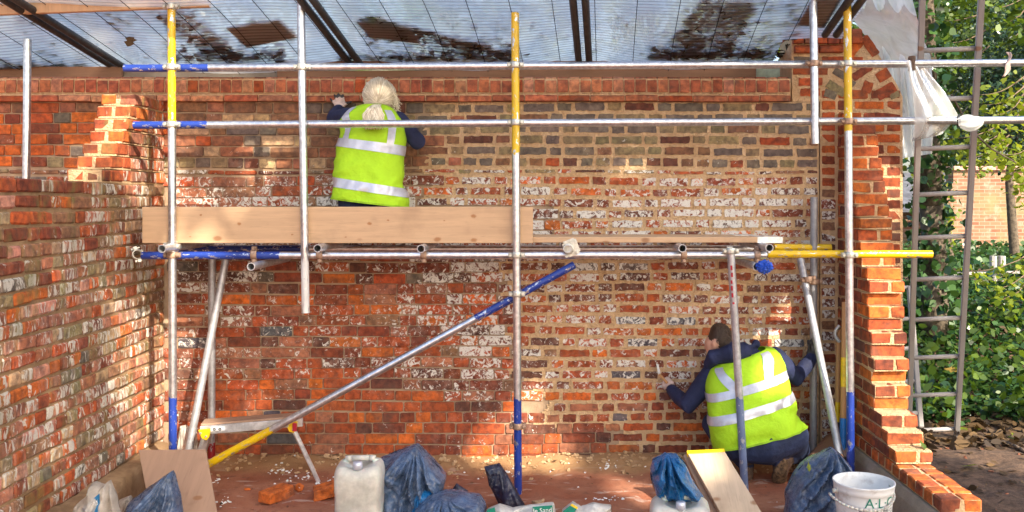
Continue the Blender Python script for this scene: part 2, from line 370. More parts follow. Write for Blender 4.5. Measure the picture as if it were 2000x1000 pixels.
class Wall:
    """bricks of one wall: the 300 that show largest become parts, the rest one part"""
    def __init__(s, root, mat, limit=300): s.root = root; s.mat = mat; s.b = []; s.limit = limit
    def add(s, loc, geo, colr, white, area): s.b.append((area, tuple(loc), geo, (*colr, white)))
    def build(s, name='brick'):
        s.b.sort(key=lambda q: -q[0])
        for area, loc, (v, f), c in s.b[:s.limit]:
            me = bpy.data.meshes.new(name); me.from_pydata([tuple(x) for x in v], [], f); set_bcol(me, [c] * len(v))
            o = bpy.data.objects.new(name, me); me.materials.append(s.mat); o.parent = s.root; o.location = loc; col.objects.link(o)
        rest = s.b[s.limit:]
        if rest:
            g = G(); cc = []
            for area, loc, (v, f), c in rest:
                g.add([(x[0] + loc[0], x[1] + loc[1], x[2] + loc[2]) for x in v], f); cc += [c] * len(v)
            o = g.mk('brickwork', s.mat, s.root); set_bcol(o.data, cc); tag(o, kind='stuff')

# ------------------------------------------------------------------ back wall
back = tag(empty('garden_wall', (0, 0, 0)), 'long old brick wall with white flakes and rounded coping behind the scaffold', 'brick wall')
def bpx(x, z): return CX + x * 283.6, CY + (CAMZ - z) * 283.6
def repointed(px, py):
    k = 18 * math.sin(px * .05 + py * .09)
    if py < 398: return px + k > 835
    if py < 500: return px + k * .5 > 1086
    if py < 640: return px + k > 955 + (py - 500) * .35
    if py < 760: return px + k > 1005
    if py < 835: return px + k > 1055
    if py < 885: return px + k > 1215 - (885 - py) * .4
    return False
def limewash(px, py):
    ky = (150, 215, 318, 338, 400, 470, 520, 600, 700, 760, 800, 850, 930); kv = (.03, .05, .15, .40, .55, .50, .42, .38, .37, .31, .20, .12, .09)
    b = float(np.interp(py, ky, kv))
    if px < 900: b *= .62 + .38 * max(0, min(1, (px - 700) / 200)) if py > 480 else .85
    return max(.02, min(.58, b + .16 * noise.noise(Vector((px * .006, py * .012, 2))) * min(1, b * 4) + rng.uniform(-.17, .17) * min(1, b * 4)))
def zone(px, py):
    """palette and amount of old limewash at a place on the wall"""
    if py < 222: return (dict(red=3, brown=3, rose=2) if px < 600 else dict(grey=6, olive=3, maroon=2, orange=2 if px < 1010 else .3)), .05
    if py < 318:
        if px < 340: return dict(orange=4, red=3, dkred=2, grey=1), .12
        if px < 640: return dict(brown=4, buff=3, rose=2, grey=2, red=1), .30
        if px < 900: return dict(brown=4, grey=4, olive=2, rose=1), .22
        return dict(olive=5, grey=5, brown=2, maroon=1, red=.6), .12 + .1 * (py > 280)
    if py < 340: return dict(brown=3, maroon=3, olive=2, red=2), .3
    if py < 480: return (dict(rose=4, red=3, brown=2, grey=1) if px < 830 else dict(red=5, orange=2.5, dkred=4, maroon=2)), rng.choice((.35, .5, .62, .7, .8))
    if py < 545: return dict(maroon=4, dkred=5, red=3, grey=1), rng.choice((.1, .3, .4, .5)) if px < 900 else rng.choice((.3, .45, .6, .7))
    if py < 760:
        hv = px > 860
        w = rng.choice((.15, .35, .45, .55, .65, .2)) if hv else rng.choice((.05, .12, .22, .3, .38))
        return (dict(red=6, orange=3, dkred=4, maroon=2, brown=1, slate=.5) if hv else dict(red=6, rose=3, orange=2.2, dkred=4, maroon=1.5, brown=1, slate=.4)), w
    return dict(red=6, orange=3.2, dkred=4, rose=2, maroon=1, slate=.3), rng.choice((.05, .1, .2, .35, .45) if py < 800 else (.03, .06, .12, .25, .3))
W = Wall(back, M['brick'])
Z_TOP = 2.482; courses = []; z = Z_TOP
for i in range(6): courses.append((z - .0755, z)); z -= .0755
courses.append((z - .052, z)); z -= .052
nlow = 27; ph = (z + .02) / nlow
for i in range(nlow): courses.append((z - ph, z)); z -= ph
X_L, X_R = -4.9, 1.902
for k, (za, zb) in enumerate(courses):
    zc = (za + zb) / 2; py = bpx(0, zc)[1]; thin = zb - za < .06; headers = k in (5, 29)
    x = X_L - rng.uniform(0, .05) - (.169 if k % 2 else 0); st = (k % 2 == 0)
    while x < X_R:
        L = .1145 if (headers or not st) else .2255
        L += rng.uniform(-.009, .009); st = not st
        if X_R - x - L < .05: L = X_R - x
        xc = x + L / 2; px, _ = bpx(xc, zc); x += L
        if px < 330 and py > 360 or px < -330: continue
        rp = repointed(px, py); wts, wh = zone(px, py + 14 * noise.noise(Vector((px * .008, 3, 1)))); wh = limewash(px, py)
        jt = .0205 if rp else .0085
        wv = .006 * math.sin(xc * 1.7 + k * .4) + .004 * math.sin(xc * 4.1 + k)
        bw = L - jt * rng.uniform(.75, 1.25); bh = (zb - za) - (jt if not thin else .02) * rng.uniform(.75, 1.15)
        if thin: bh = max(.018, bh * .75)
        if (1040 < px < 1078 and 788 < py < 812): continue
        y0 = rng.uniform(-.003, .002) - (.0035 if rp else .002)
        geo = brick_face(max(.03, bw), bh, .06, .0042 if rp else .0018, rp)
        if px < 430 and py > 480: wh = max(wh, .24)
        W.add((xc, y0, zc + wv), geo, pick(wts), wh, bw * bh * (1 if px > -5 else .1))
W.build()
g = G().box((-4.95, .0085, -.15), (X_R + .004, .33, Z_TOP + .005)); o = g.mk('mortar', M['mortar_old'], back)
# fresh pointing: a rough sheet flush with the brick faces, only where the joints were redone
g = G(); st = .016; xsN = np.arange(-.9, X_R, st); zsN = np.arange(.0, Z_TOP, st); idx = {}
def nv(i, j):
    if (i, j) not in idx:
        x, z = xsN[0] + i * st, zsN[0] + j * st
        idx[i, j] = len(g.v); g.v.append((min(x, X_R), .0006 + .0022 * noise.noise(Vector((x * 22, z * 22, 0))) + .0015 * noise.noise(Vector((x * 60, z * 60, 3))), z))
    return idx[i, j]
for i in range(len(xsN)):
    for j in range(len(zsN) - 1):
        px, py = bpx(xsN[i] + st / 2, zsN[j] + st / 2)
        if repointed(px, py): g.f.append((nv(i, j), nv(i + 1, j), nv(i + 1, j + 1), nv(i, j + 1)))
o = g.mk('fresh_pointing', M['mortar_new'], back, True)
# plinth course under the coping and the rounded coping itself
def profile_brick(L, prof, jit=.0015):
    n = len(prof); v = []
    for sx in (-1, 1):
        v += [(sx * L / 2 + rng.uniform(-jit, jit), y + rng.uniform(-jit, jit), z + rng.uniform(-jit, jit)) for y, z in prof]
    return v, [tuple(range(n)), tuple(range(2 * n - 1, n - 1, -1))] + [(i, n + i, n + (i + 1) % n, (i + 1) % n) for i in range(n)]
def build_profile(name, x0, x1, pitch, joint, prof, z, wts, root, mat=None):
    x = x0
    while x < x1 - .02:
        L = min(pitch * rng.uniform(.95, 1.05), x1 - x); v, f = profile_brick(L - joint, prof)
        me = bpy.data.meshes.new(name); me.from_pydata(v, [], f); set_bcol(me, [(*pick(wts), .03)] * len(v)); me.materials.append(mat or M['brick'])
        o = bpy.data.objects.new(name, me); o.parent = root; o.location = (x + L / 2, rng.uniform(-.003, .003), z + rng.uniform(-.002, .002)); col.objects.link(o); x += L
plin = [(.10, 0), (-.036, 0), (-.040, .004), (-.040, .032), (-.006, .056), (.10, .056)]
cop = [(.29, 0), (-.034, 0), (-.037, .004), (-.037, .058)] + [(.02 - .057 * math.cos(R(a)), .058 + .053 * math.sin(R(a))) for a in (15, 32, 50, 68, 90)] + [(.23, .111), (.27, .09), (.29, .05)]
# each side of its joints recessed mortar
G().box((-4.95, -.026, Z_TOP + .006), (1.70, .30, 2.537)).mk('bedding_mortar', M['mortar_new'], back)
build_profile('plinth_brick', -4.9, 1.70, .2285, .009, plin, Z_TOP + .002, dict(terra=4, terra2=5, terra3=2, red=1), back)
G().box((-4.95, -.028, 2.5385), (1.70, .27, 2.64)).mk('coping_mortar', M['mortar_new'], back)
build_profile('coping_brick', -4.9, 1.70, .0772, .0105, cop, 2.546, dict(terra=5, terra2=4, terra3=3, red=1), back)

# ------------------------------------------------------------------ raised end pier
pier = tag(empty('brick_pier', (1.9, 0, 0)), 'taller brick end pier with fanned corner bricks at the right end of the wall', 'brick pier')
Wp = Wall(pier, M['brick']); zP = 2.50; PX0 = 1.9
def pl(px, py): return (px - CX) / 283.6 - PX0, CAMZ - (py - CY) / 283.6
k = 0; z = .0
while z < 2.50:
    zc = z + .0375; x = .012 if k % 2 else .012; py = bpx(0, zc)[1]
    seq = [.112, .225, .225] if k % 2 else [.112, .1125, .225, .1125]
    for q, L in enumerate(seq):
        wts = dict(dkred=3, maroon=3, brown=2, red=1) if q == 0 and py > 360 else dict(dkred=4, red=4, orange=1.5, maroon=2)
        if py < 300: wts = dict(red=4, orange=3, dkred=2)
        wh = .45 if (q == 0 and py > 380 and rng.random() < .6) else .05
        Wp.add((x + L / 2, rng.uniform(-.004, .001), zc), brick_face(L - .02 * rng.uniform(.7, 1.2), .060 * rng.uniform(.92, 1.05), .06, .003, rng.random() < .5), pick(wts), wh, L); x += L
    z += .0757; k += 1
# the raised block
for r, py in enumerate((97, 112, 144.5, 166)):
    pass
rows = [(1548, 1688, 118, (1548, 1602, 1655, 1688)), (1546, 1612, 138.5, (1546, 1620)), (1546, 1605, 160, (1556, 1609)), (1546, 1605, 180, (1560, 1605))]
for a, b, pyc, ed in rows:
    for e0, e1 in zip(ed, ed[1:]):
        x0, zc = pl(e0, pyc); x1, _ = pl(e1, pyc)
        Wp.add(((x0 + x1) / 2, -.003, zc), brick_face(x1 - x0 - .018, .058, .06, .003, True), pick(dict(red=4, dkred=2, grey=1)), .03, x1 - x0)
fan = [(1672, 92, 52, 44, 17), (1699, 90, -57, 46, 18), (1683, 141, 35, 46, 17), (1644, 146, -32, 38, 16), (1633, 173, -35, 42, 18), (1725, 147, 32, 28, 21), (1730, 178, 30, 42, 23), (1694, 170, 68, 24, 20), (1748, 186, 25, 22, 13), (1659, 160, -38, 24, 15), (1622, 184, -18, 26, 17), (1655, 118, 5, 22, 13), (1700, 122, 10, 22, 10)]
for px, py, ang, L, h in fan:
    x, zc = pl(px, py)
    Wp.add((x, -.003, zc), brick_face(L / 283.6, h / 283.6, .06, .003, True, R(ang)), pick(dict(red=4, dkred=3, orange=1.5, olive=2, grey=2)), .06, L / 300)
Wp.build()
prof = [pl(*q) for q in ((1602, 905), (1602, 198.4), (1547, 198.4), (1546, 72), (1688, 72), (1700, 78), (1712, 100), (1735, 136), (1752, 165), (1763, 189), (1764, 905))]
g = G(); g.prism(prof[::-1], .0012, .32); g.mk('mortar', M['mortar_new'], pier)
e0 = pl(1546, 87); build_profile('coping_brick', e0[0], pl(1688, 0)[0], .0795, .009, [(y, z * .98) for y, z in cop], CAMZ + (CY - 86) / 283.6, dict(red=5, dkred=2, rose=2), pier)
pz = CAMZ + (CY - 104) / 283.6
build_profile('plinth_brick', e0[0] + .01, pl(1650, 0)[0], .18, .014, plin, pz, dict(red=5, rose=2), pier)

# ------------------------------------------------------------------ left wall and its toothed stub
LX = -2.602
left = tag(empty('side_wall', (LX, 0, 0), R(90)), 'weathered lower side wall of streaked bricks running towards the camera on the left', 'brick wall')
Wl = Wall(left, M['brick_side']); LP = .0795; NL = 24; Z_L = 1.915
for k in range(NL):
    zb = Z_L - k * LP; zc = zb - LP / 2; x = -2.75 - rng.uniform(0, .1); st = k % 2
    while x < -.002:
        r = rng.random(); L = (.112 if r < .62 else .165 if r < .8 else .22) * rng.uniform(.92, 1.08)
        if -x - L < .06: L = -x
        xc = x + L / 2; x += L
        d = 6.4 + xc; px = CX + LX * F / d; py = CY + (CAMZ - zc) * F / d
        if py > 1060: continue
        fresh = px < 165 and k < 5 and rng.random() < .9 - .16 * k or (rng.random() < .035 and px < 180)
        if fresh: wts, wh = dict(dkred=3, red=4, orange=1.4, brown=1), .02
        else: wts, wh = dict(rose=5, red=3, orange=1.5, dkred=1.5, brown=3, pink=3, olive=2 if px < 230 else .7, buff=2, grey=.6), rng.choice((.2, .3, .38, .48, .34)) * (1 if px > 90 or k > 4 else .6)
        wv = .006 * math.sin(xc * 3 + k * .7) + rng.uniform(-.002, .002)
        ly = .10
        v, f = brick_box(max(.03, L - .009), ly, LP - .014 * rng.uniform(.7, 1.3), .003, .006)
        Wl.add((xc, ly / 2 + rng.uniform(-.004, .002), zc + wv), (v, f), pick(wts), wh, L * (1.9 - d / 6.4) * (.2 if py > 990 else 1))
        if k == 0: Wl.add((xc, .165 + rng.uniform(-.004, .004), zc), brick_box(L - .01, .1, LP - .012, .003), pick(dict(dkred=3, red=3, brown=2)), .05, .0)
stepY = [-.90, -.79, -.71, -.63, -.575, -.53, -.46]
for k in range(7):
    zc = Z_L + (k + .5) * .0825; x = stepY[k]
    hd = k % 2 == 0; first = True
    while x < -.02:
        L = (.108 if rng.random() < .65 else .17); L = min(L, -x)
        wts = dict(orange=3, red=5, rose=2, dkred=2); wh = .05 if x < stepY[k] + .2 else .35
        if first or hd:
            for yy in (.052, .168): Wl.add((x + L / 2, yy + rng.uniform(-.004, .004), zc), brick_box(L - .008, .098, .066, .003), pick(wts), wh, L)
        else: Wl.add((x + L / 2, .11, zc), brick_box(L - .008, .214, .066, .003), pick(wts), wh, L)
        x += L; first = False
Wl.build()
g = G().box((-2.9, .011, -.1), (-.001, .212, Z_L - .002)); g.mk('mortar', M['mortar_side'], left)
g = G()
for k in range(7): g.box((stepY[k] + .006, .012, Z_L - .002 + k * .0825), (-.001, .208, Z_L + (k + 1) * .0825 - .009))
g.mk('stub_mortar', M['mortar_new'], left)
# rough footing ledge along its base
foot = G(); P = []
for i in range(26):
    xx = -2.1 + i * .08; r = []
    for yy, zz in ((.0, .17), (-.05, .165), (-.105, .15), (-.115, .09), (-.12, -.05)): r.append((xx, yy + .018 * noise.noise(Vector((xx * 6, yy * 9, 1))), zz + .018 * noise.noise(Vector((xx * 7, yy * 11, 5)))))
    P.append(r)
foot.grid(P); foot.mk('footing', M['mortar_side'], left, True)

# ------------------------------------------------------------------ right wall: new bricks racked back in steps
RX = 2.03
right = tag(empty('stepped_wall', (RX, 0, 0)), 'new orange brick wall end rising in toothed steps at the right', 'brick wall')
Wr = Wall(right, M['brick_new'])
RP = .0785; zb0 = .285
ends = [-1.66, -1.05, -.93, -.83, -.70, -.72, -.66, -.70, -.64, -.66, -.60, -.62, -.58, -.62, -.58, -.48, -.46, -.42, -.44, -.38, -.36, -.30, -.27, -.24, -.20, -.17, -.14, -.11]
gm = G()
for k, ye in enumerate(ends):
    zt = zb0 + k * RP; zc = zt - RP / 2; y = ye; cr = k % 2 == 0; first = True
    if k == 0:
        while y < -.02:
            L = min(.112, -y)
            for xx, wd in ((.054, .105), (.166, .10)): Wr.add((xx, y + L / 2, zc), brick_box(wd, L - .012, RP - .008, .003, .006), pick(dict(orange=5, red=3, dkred=1)), .06, .3)
            y += L
    while y < -.02:
        L = rng.choice((.112, .112, .225)); L = min(L, -y)
        fr = dict(orange=6, red=4, dkred=.7) if first else dict(dkred=5, maroon=3, red=4, orange=1)  # sunlit orange on end bricks, shade maroon on the inner face, put into colour
        hw = .215
        if first and cr: Wr.add((.1085, y + L / 2, zc), brick_box(hw, L - .008, RP - .008, .0025, .005), pick(dict(orange=5, red=4)), .02, 1)
        elif first:
            Wr.add((.064, y + L / 2, zc), brick_box(.126, L - .008, RP - .008, .0025, .005), pick(fr), .03, 1)
            Wr.add((.180, y + L / 2, zc), brick_box(.082, L - .008, RP - .008, .0025, .005), pick(fr), .02, 1)
        else:
            Wr.add((.052, y + L / 2, zc), brick_box(.104, L - .009, RP - .012, .0025, .005), pick(fr), .05, .6); Wr.add((.165, y + L / 2, zc), brick_box(.1, L - .009, RP - .012), pick(fr), .03, .1)
        y += L; first = False
    gm.box((.006, ye + .008, zt - RP + .0005), (.211, -.002, zt - (.003 if k else .010)), .0015)
Wr.build(); gm.mk('mortar', M['mortar_new'], right)
P = []
for i in range(16):
    yy = -1.85 + i * .12
    P.append([(x_ + .012 * noise.noise(Vector((yy * 6, x_ * 9, 3))), yy, z_ + (.01 * noise.noise(Vector((yy * 8, x_, 8))) if z_ < .2 else 0)) for x_, z_ in ((-.05, -.1), (-.045, .05), (-.03, .15), (-.012, .2), (.1, .2045), (.23, .2), (.25, .1), (.26, -.1))])
gf_ = G(); gf_.grid(P); gf_.add([P[0][i] for i in range(8)], [tuple(range(8))]); gf_.mk('footing', M['concrete'], right)

# ------------------------------------------------------------------ scaffold tubes
TR = .0242
def tube_mesh(g, L, r=TR, n=20):
    ri = r - .004; v = []; rings = [(r, 0), (r, L), (ri, L), (ri, 0)]
    m = max(2, int(L / .25))
    outer = [(r, L * i / m) for i in range(m + 1)]
    prof = outer + [(ri, L), (ri, max(0, L - .3)), (ri, min(.3, L)), (ri, 0), (r, 0)]
    g.lathe(prof, n)
def tube(p0, p1, label, lo=None, lolim=0, hi=None, hilim=99, dull=0.0, group='scaffold tubes'):
    o = oriented('scaffold_tube', p0, p1, tube_mesh, tube_mat('scaffold_tube_finish', lo, lolim, hi, hilim, dull), smooth=True)
    m = o.data; m.set_sharp_from_angle(angle=R(40)); return tag(o, label, 'scaffold tube', group)
YS, YR = -.67, -.619; U = rng.uniform
d_ = lambda a, b, py: None
def vert(pxt, pyt, pxb, Y, pyb=None, zb=None):
    a = at(pxt, pyt, Y)
    if zb is not None: b = at(pxb, 900, Y); b.z = zb
    else: b = at(pxb, pyb, Y)
    return b, a
b, a = vert(335, 4, 338, YS, zb=-.02); s1 = (b, a)
L_ = lambda py: at(0, py, YS).z
tube(b, a, 'left upright pole, yellow top and blue foot, beside the low side wall', BLU, L_(775) + .02, YEL, L_(250) + .02)
b, a = vert(1006, 25, 1012, YS, zb=-.02); s2 = (b, a)
tube(b, a, 'middle upright pole with yellow top and blue foot in front of the wall', BLU, L_(778) + .02, YEL, L_(300) + .02)
b, a = vert(1655, 5, 1662, YS, zb=-.02); s3 = (b, a)
tube(b, a, 'right upright pole with yellow top and blue foot before the stepped wall', BLU, L_(765) + .02, YEL, L_(256) + .02)
b, a = vert(587, -40, 597, YS, 611)
tube(b, a, 'silver hanging pole with whitened lower end crossing the pale board', (.74, .73, .70), .33)
b, a = vert(1588, -40, 1592, YS, 281)
tube(b, a, 'short silver hanging pole in front of the end pier')
b, a = vert(54, 77, 50, .0, 420); b = at(50, 345, -.35); a = at(54, 77, -.35); b.z = 1.5
tube(b, a, 'lone silver pole standing behind the low side wall')
tube(at(1455, 962, -.6), at(1427, 486, YS), 'grey prop with blue paint and red marks in front of the crouching worker', (.15, .20, .34), .60, None, 99, .3)
pr_ = [q for q in bpy.data.objects if q.get('label', '').startswith('grey prop')][0]
for k_ in range(6):
    z_ = 1.40 - .042 * k_; h_ = U(.012, .03); a0_ = -1.25 + U(-.1, .2); g = G()
    g.grid([[((TR + .0008) * math.cos(a0_ + .5 * i / 5), (TR + .0008) * math.sin(a0_ + .5 * i / 5), z_ + h_ * j) for j in (0, 1)] for i in range(6)]); g.mk('red_mark', M['red_flag'], pr_)
tube(at(1588, 884, -.13), at(1590, 385, -.13), 'dull vertical pole beside the end pier reaching above the yellow rail', None, 0, None, 99, .75)
tube(at(1641, 892, -.62), at(1563, 505, -.22), 'leaning grey prop beside the crouching worker and the tools', None, 0, None, 99, .55)
tube(at(366, 893, -.42), at(441, 507, -.28), 'leaning grey prop beside the left upright pole', None, 0, None, 99, .45)
tube(at(413, 898, -.13), at(414, 506, -.13), 'dull vertical pole against the wall behind the leaning left prop', (.30, .01, .015), .12, None, 99, .5)
tube(at(243, 133.5, YR), at(1638, 125.5, YR), 'long top guard rail with a blue left end', BLU, .52)
tube(at(1640, 125.5, YR), at(2120, 122, YR), 'top guard rail length running out to the right past the ladder')
tube(at(262, 244.5, YR), at(1652, 237, YR), 'long second guard rail with a blue left end across the worker in yellow', BLU, .46)
tube(at(1654, 237, YR), at(2120, 233.5, YR), 'second guard rail length on the right holding the tied plastic')
tube(at(278, 499, YR), at(1497, 498, YR), 'front platform ledger with a blue left end under the pale board', BLU, .86)
tube(at(1499, 496, YR), at(1820, 496.5, YR), 'bright yellow ledger tube at the right of the platform', YEL, 9)
tube(at(352, 486, -.125), at(1497, 486, -.125), 'rear platform ledger near the wall with a blue left end', BLU, .82)
tube(at(1512, 483, -.125), at(1623, 483.5, -.125), 'short yellow rear ledger end against the end pier', YEL, 9)
tube(at(360, 932, YR), at(1122, 517, YR), 'diagonal brace with yellow lower and blue upper end', YEL, .62, BLU, 2.07)
for px, py, y0, lab in ((316, 486, -.86, 'cross tube end at the foot of the left upright crossing'), (620, 485, -.80, 'cross tube end under the board beside the hanging pole'), (822, 486, -.80, 'cross tube end under the middle of the pale board'),
                       (1108, 486, -.80, 'cross tube end with a zinc clamp above the diagonal brace'), (1333, 485, -.78, 'cross tube end under the thin plank right of centre'), (1503, 484, -.80, 'cross tube end where silver ledger meets yellow tube'),
                       (490, 521, -.84, 'cross tube hanging below the blue ledger end'), (1478, 521, -.74, 'cross tube below the ledger with a blue wrapped end')):
    p = at(px, py, y0); q = p.copy(); q.y = -.04; q.z += .0
    tube(p, q, lab, None, 0, None, 99, .3, 'cross tubes under the platform')

# ------------------------------------------------------------------ couplers
def coupler_parts(mat):
    root = empty('scaffold_coupler')
    g = G(); g.lathe([(TR + .0015, -.019), (TR + .007, -.019), (TR + .0085, -.012), (TR + .0085, .012), (TR + .007, .019), (TR + .0015, .019)], 20)
    g.mk('collar', mat, root, True)
    g = G(); g.box((-.020, TR + .001, -.026), (.020, TR + .012, .026)); bevel(g.mk('saddle', mat, root), .004, 1)
    for s in (-1, 1):
        g = G(); g.tube((s * (TR + .014), -.016, 0), (s * (TR + .014), .028, 0), .0055, n=8); g.tube((s * (TR + .014), -.026, 0), (s * (TR + .014), -.014, 0), .012, n=6)
        g.box((s * (TR + .014) - .013, -.012, -.015), (s * (TR + .014) + .013, .012, .015)); bevel(g.mk('bolt', mat, root), .002, 1)
    return root
cz, crs = coupler_parts(M['clamp_zinc']), coupler_parts(M['clamp'])
used = {}
def place(src, loc, label, rot=(0, 0, 0)):
    if src.name not in used: r = src; used[src.name] = 1
    else:
        r = src.copy(); col.objects.link(r)
        for ch in list(src.children):
            if ch.name.split('.')[0] in ('collar', 'saddle', 'bolt'): c = ch.copy(); col.objects.link(c); c.parent = r
    r.location = loc; r.rotation_euler = rot; return tag(r, label, 'coupler', 'scaffold couplers')
def vx(pole, py): f = (at(0, py, YS).z - pole[0].z) / (pole[1].z - pole[0].z); return pole[0].lerp(pole[1], f)
for pole, nm in ((s1, 'left'), (s2, 'middle'), (s3, 'right')):
    for py, rl in ((131 if nm == 'left' else 127 if nm == 'middle' else 124, 'top guard rail'), (243 if nm == 'left' else 239 if nm == 'middle' else 237, 'second guard rail'), (498, 'platform ledger')):
        place(crs if (nm, rl) in (('left', 'platform ledger'), ('right', 'second guard rail')) else cz, vx(pole, py), f'coupler joining the {nm} upright pole to the {rl}')
place(cz, vx(s1, 13), 'coupler at the top of the left upright against the sloping board')
place(cz, at(590, 131, YS), 'coupler joining the silver hanging pole to the top guard rail')
place(crs, at(1589, 124, YS), 'rusty coupler joining the short hanging pole to the top guard rail')
place(cz, vx(s2, 574), 'coupler joining the middle upright to the diagonal brace')
place(crs, vx(s2, 832), 'swivel coupler on the blue foot of the middle upright')
place(cz, at(1427, 490, YS + .003), 'coupler at the head of the red marked prop')
place(crs, at(1578, 545, -.28), 'coupler on the leaning prop beside the end pier', (0, R(-10), 0))
place(crs, at(1591, 550, -.13), 'coupler on the dull vertical pole beside the end pier')
place(cz, at(336, 480, YS), 'bent zinc coupler just above the left ledger crossing', (R(8), R(6), 0))
place(cz, at(268, 497, YR), 'loose coupler hooked on the blue ledger end by the side wall', (R(60), R(70), 0))
for px, lab in ((625, 'rusty clip holding the cross tube beside the hanging pole'), (828, 'rusty clip holding the cross tube under the pale board'), (1335, 'rusty clip holding the cross tube right of centre'), (497, 'rusty clip holding the low cross tube below the blue ledger'), (1478, 'rusty clip above the blue wrapped tube end')):
    p = at(px, 497, YR - .0)
    place(crs, p, lab, (0, R(90), 0))
# zinc swivel clamp block on the cross tube
zb = tag(empty('swivel_clamp', at(1110, 486, -.765)), 'square zinc swivel clamp on the cross tube above the diagonal brace', 'clamp', 'scaffold couplers')
g = G(); g.box((-.045, -.012, -.05), (.045, .03, .05)); o = bevel(g.mk('plate', M['clamp_zinc'], zb), .01, 2); o.rotation_euler = (0, R(-22), 0); o.location = (.018, 0, .008)
for x_, z_ in ((.045, .045), (.055, -.02), (-.01, -.045)):
    g = G(); g.tube((x_, -.03, z_), (x_, .0, z_), .009, n=6); g.mk('bolt', M['clamp_zinc'], zb)
g = G(); g.lathe([(TR + .001, -.03), (TR + .008, -.03), (TR + .008, .03), (TR + .001, .03)], 20); o = g.mk('collar', M['clamp_zinc'], zb, True); o.rotation_euler = (R(90), 0, 0)

# ------------------------------------------------------------------ boards
def board(name, a, b, label, mat='plank', bev=.003, cat='board', group=None):
    c = (Vector(a) + Vector(b)) / 2; g = G().box(Vector(a) - c, Vector(b) - c); o = bevel(g.mk(name, M[mat]), bev, 1); o.location = c
    return tag(o, label, cat, group)
p0, p1 = at(278, 475, -.64), at(1041, 404, -.64)
board('toe_board', (p0.x, -.643, p0.z), (p1.x, -.606, p1.z), 'wide pale timber board on edge along the platform front')
kt = M['plank'].copy(); kt.name = 'knotty_timber'; toe = [q for q in bpy.data.objects if q.name == 'toe_board'][0]; toe.data.materials[0] = kt
T = NT.__new__(NT); T.m = kt; T.n = kt.node_tree.nodes; T.l = kt.node_tree.links; T.b = T.n['Principled BSDF']; T.o = T.n['Material Output']
mx_ = T.b.inputs['Base Color'].links[0].from_socket; oc = T.obj(); wob = T.math('MULTIPLY', T.math('SUBTRACT', T.noise(oc, 30, 3), .5), .02)
for kx, ky, kr in ((467, 437, .016), (722, 437, .015), (925, 422, .017), (855, 468, .022), (925, 469, .020), (372, 462, .007), (758, 430, .008), (570, 458, .009), (392, 420, .008), (868, 431, .007), (675, 463, .008)):
    kp_ = at(kx, ky, -.643) - toe.location; vs = T.node('ShaderNodeVectorMath', operation='DISTANCE'); T.l.new(T.mapping(oc, (.75, 0, 1.15)), vs.inputs[0]); vs.inputs[1].default_value = (kp_.x * .75, 0, kp_.z * 1.15)
    mx_ = T.mix(T.ramp(T.math('ADD', vs.outputs['Value'], wob), kr, kr * .35, 0, .8), mx_, (.33, .13, .035))
T.l.new(mx_, T.b.inputs['Base Color'])
zt = at(0, 463, -.6).z; zb_ = at(0, 474, -.6).z; x0, x1 = at(285, 0, -.6).x, at(1528, 0, -.6).x
for i in range(2):
    pb = empty('platform_plank', (0, 0, 0)); y0 = -.600 + i * .232
    xa, xb = x0 + .05 * i, x1 - .09 * i
    g = G().box((xa, y0, zb_), (xb, y0 + .225, zt)); bevel(g.mk('timber', M['plank'], pb), .003, 1)
    g = G().box((xb - .155, y0 - .0015, zb_ - .0015), (xb + .002, y0 + .2265, zt + .0015)); g.mk('end_band', M['alu'], pb)
    tag(pb, ('front' if i == 0 else 'rear') + ' platform plank with a metal end band lying on the cross tubes', 'plank', 'platform planks')
pa, pb_, th = at(-60, 30.5, -.64), at(407, 13, -.64), .225
o = oriented('fascia_board', pa + Vector((0, .02, .11)), pb_ + Vector((0, .02, .11)), lambda g, L: g.box((-.11, -.019, 0), (.11, .019, L)), M['plank']); o.rotation_quaternion = Matrix(((0, 0, 1), (0, 1, 0), (-1, 0, 0))).to_quaternion()
dv = (pb_ - pa).normalized(); o.rotation_quaternion = Matrix((Vector((-dv.z, 0, dv.x)) * 1, Vector((0, -1, 0)), dv)).transposed().to_quaternion(); bevel(o, .003, 1)
tag(o, 'pinkish sloping board across the top left corner', 'board')
p0, p1 = at(-30, 160, .36), at(236, 130, .36)
board('eaves_board', (p0.x, .36, p0.z), (p1.x, .40, p1.z), 'brown board behind the coping at far left', 'plank_dark')
p0, p1 = at(541, 158, .36), at(1477, 119, .36)
board('eaves_board', (p0.x, .36, p0.z), (p1.x, .40, p1.z), 'long brown board behind the coping in the middle', 'plank_dark')
p0, p1 = at(236, 158, .42), at(541, 126, .42)
board('hoarding', (p0.x, .43, p0.z), (p1.x, .45, p1.z), 'grey green hoarding sheet behind the coping beside the brown board', 'concrete', cat='hoarding')
M['pale_green'] = plain('pale_green_sheet', (.42, .48, .34), .6); p0, p1 = at(1478, 160, .42), at(1560, 118, .42)
board('hoarding', (p0.x, .43, p0.z), (p1.x, .45, p1.z), 'pale green hoarding sheet in the gap beside the end pier', 'pale_green', cat='hoarding')

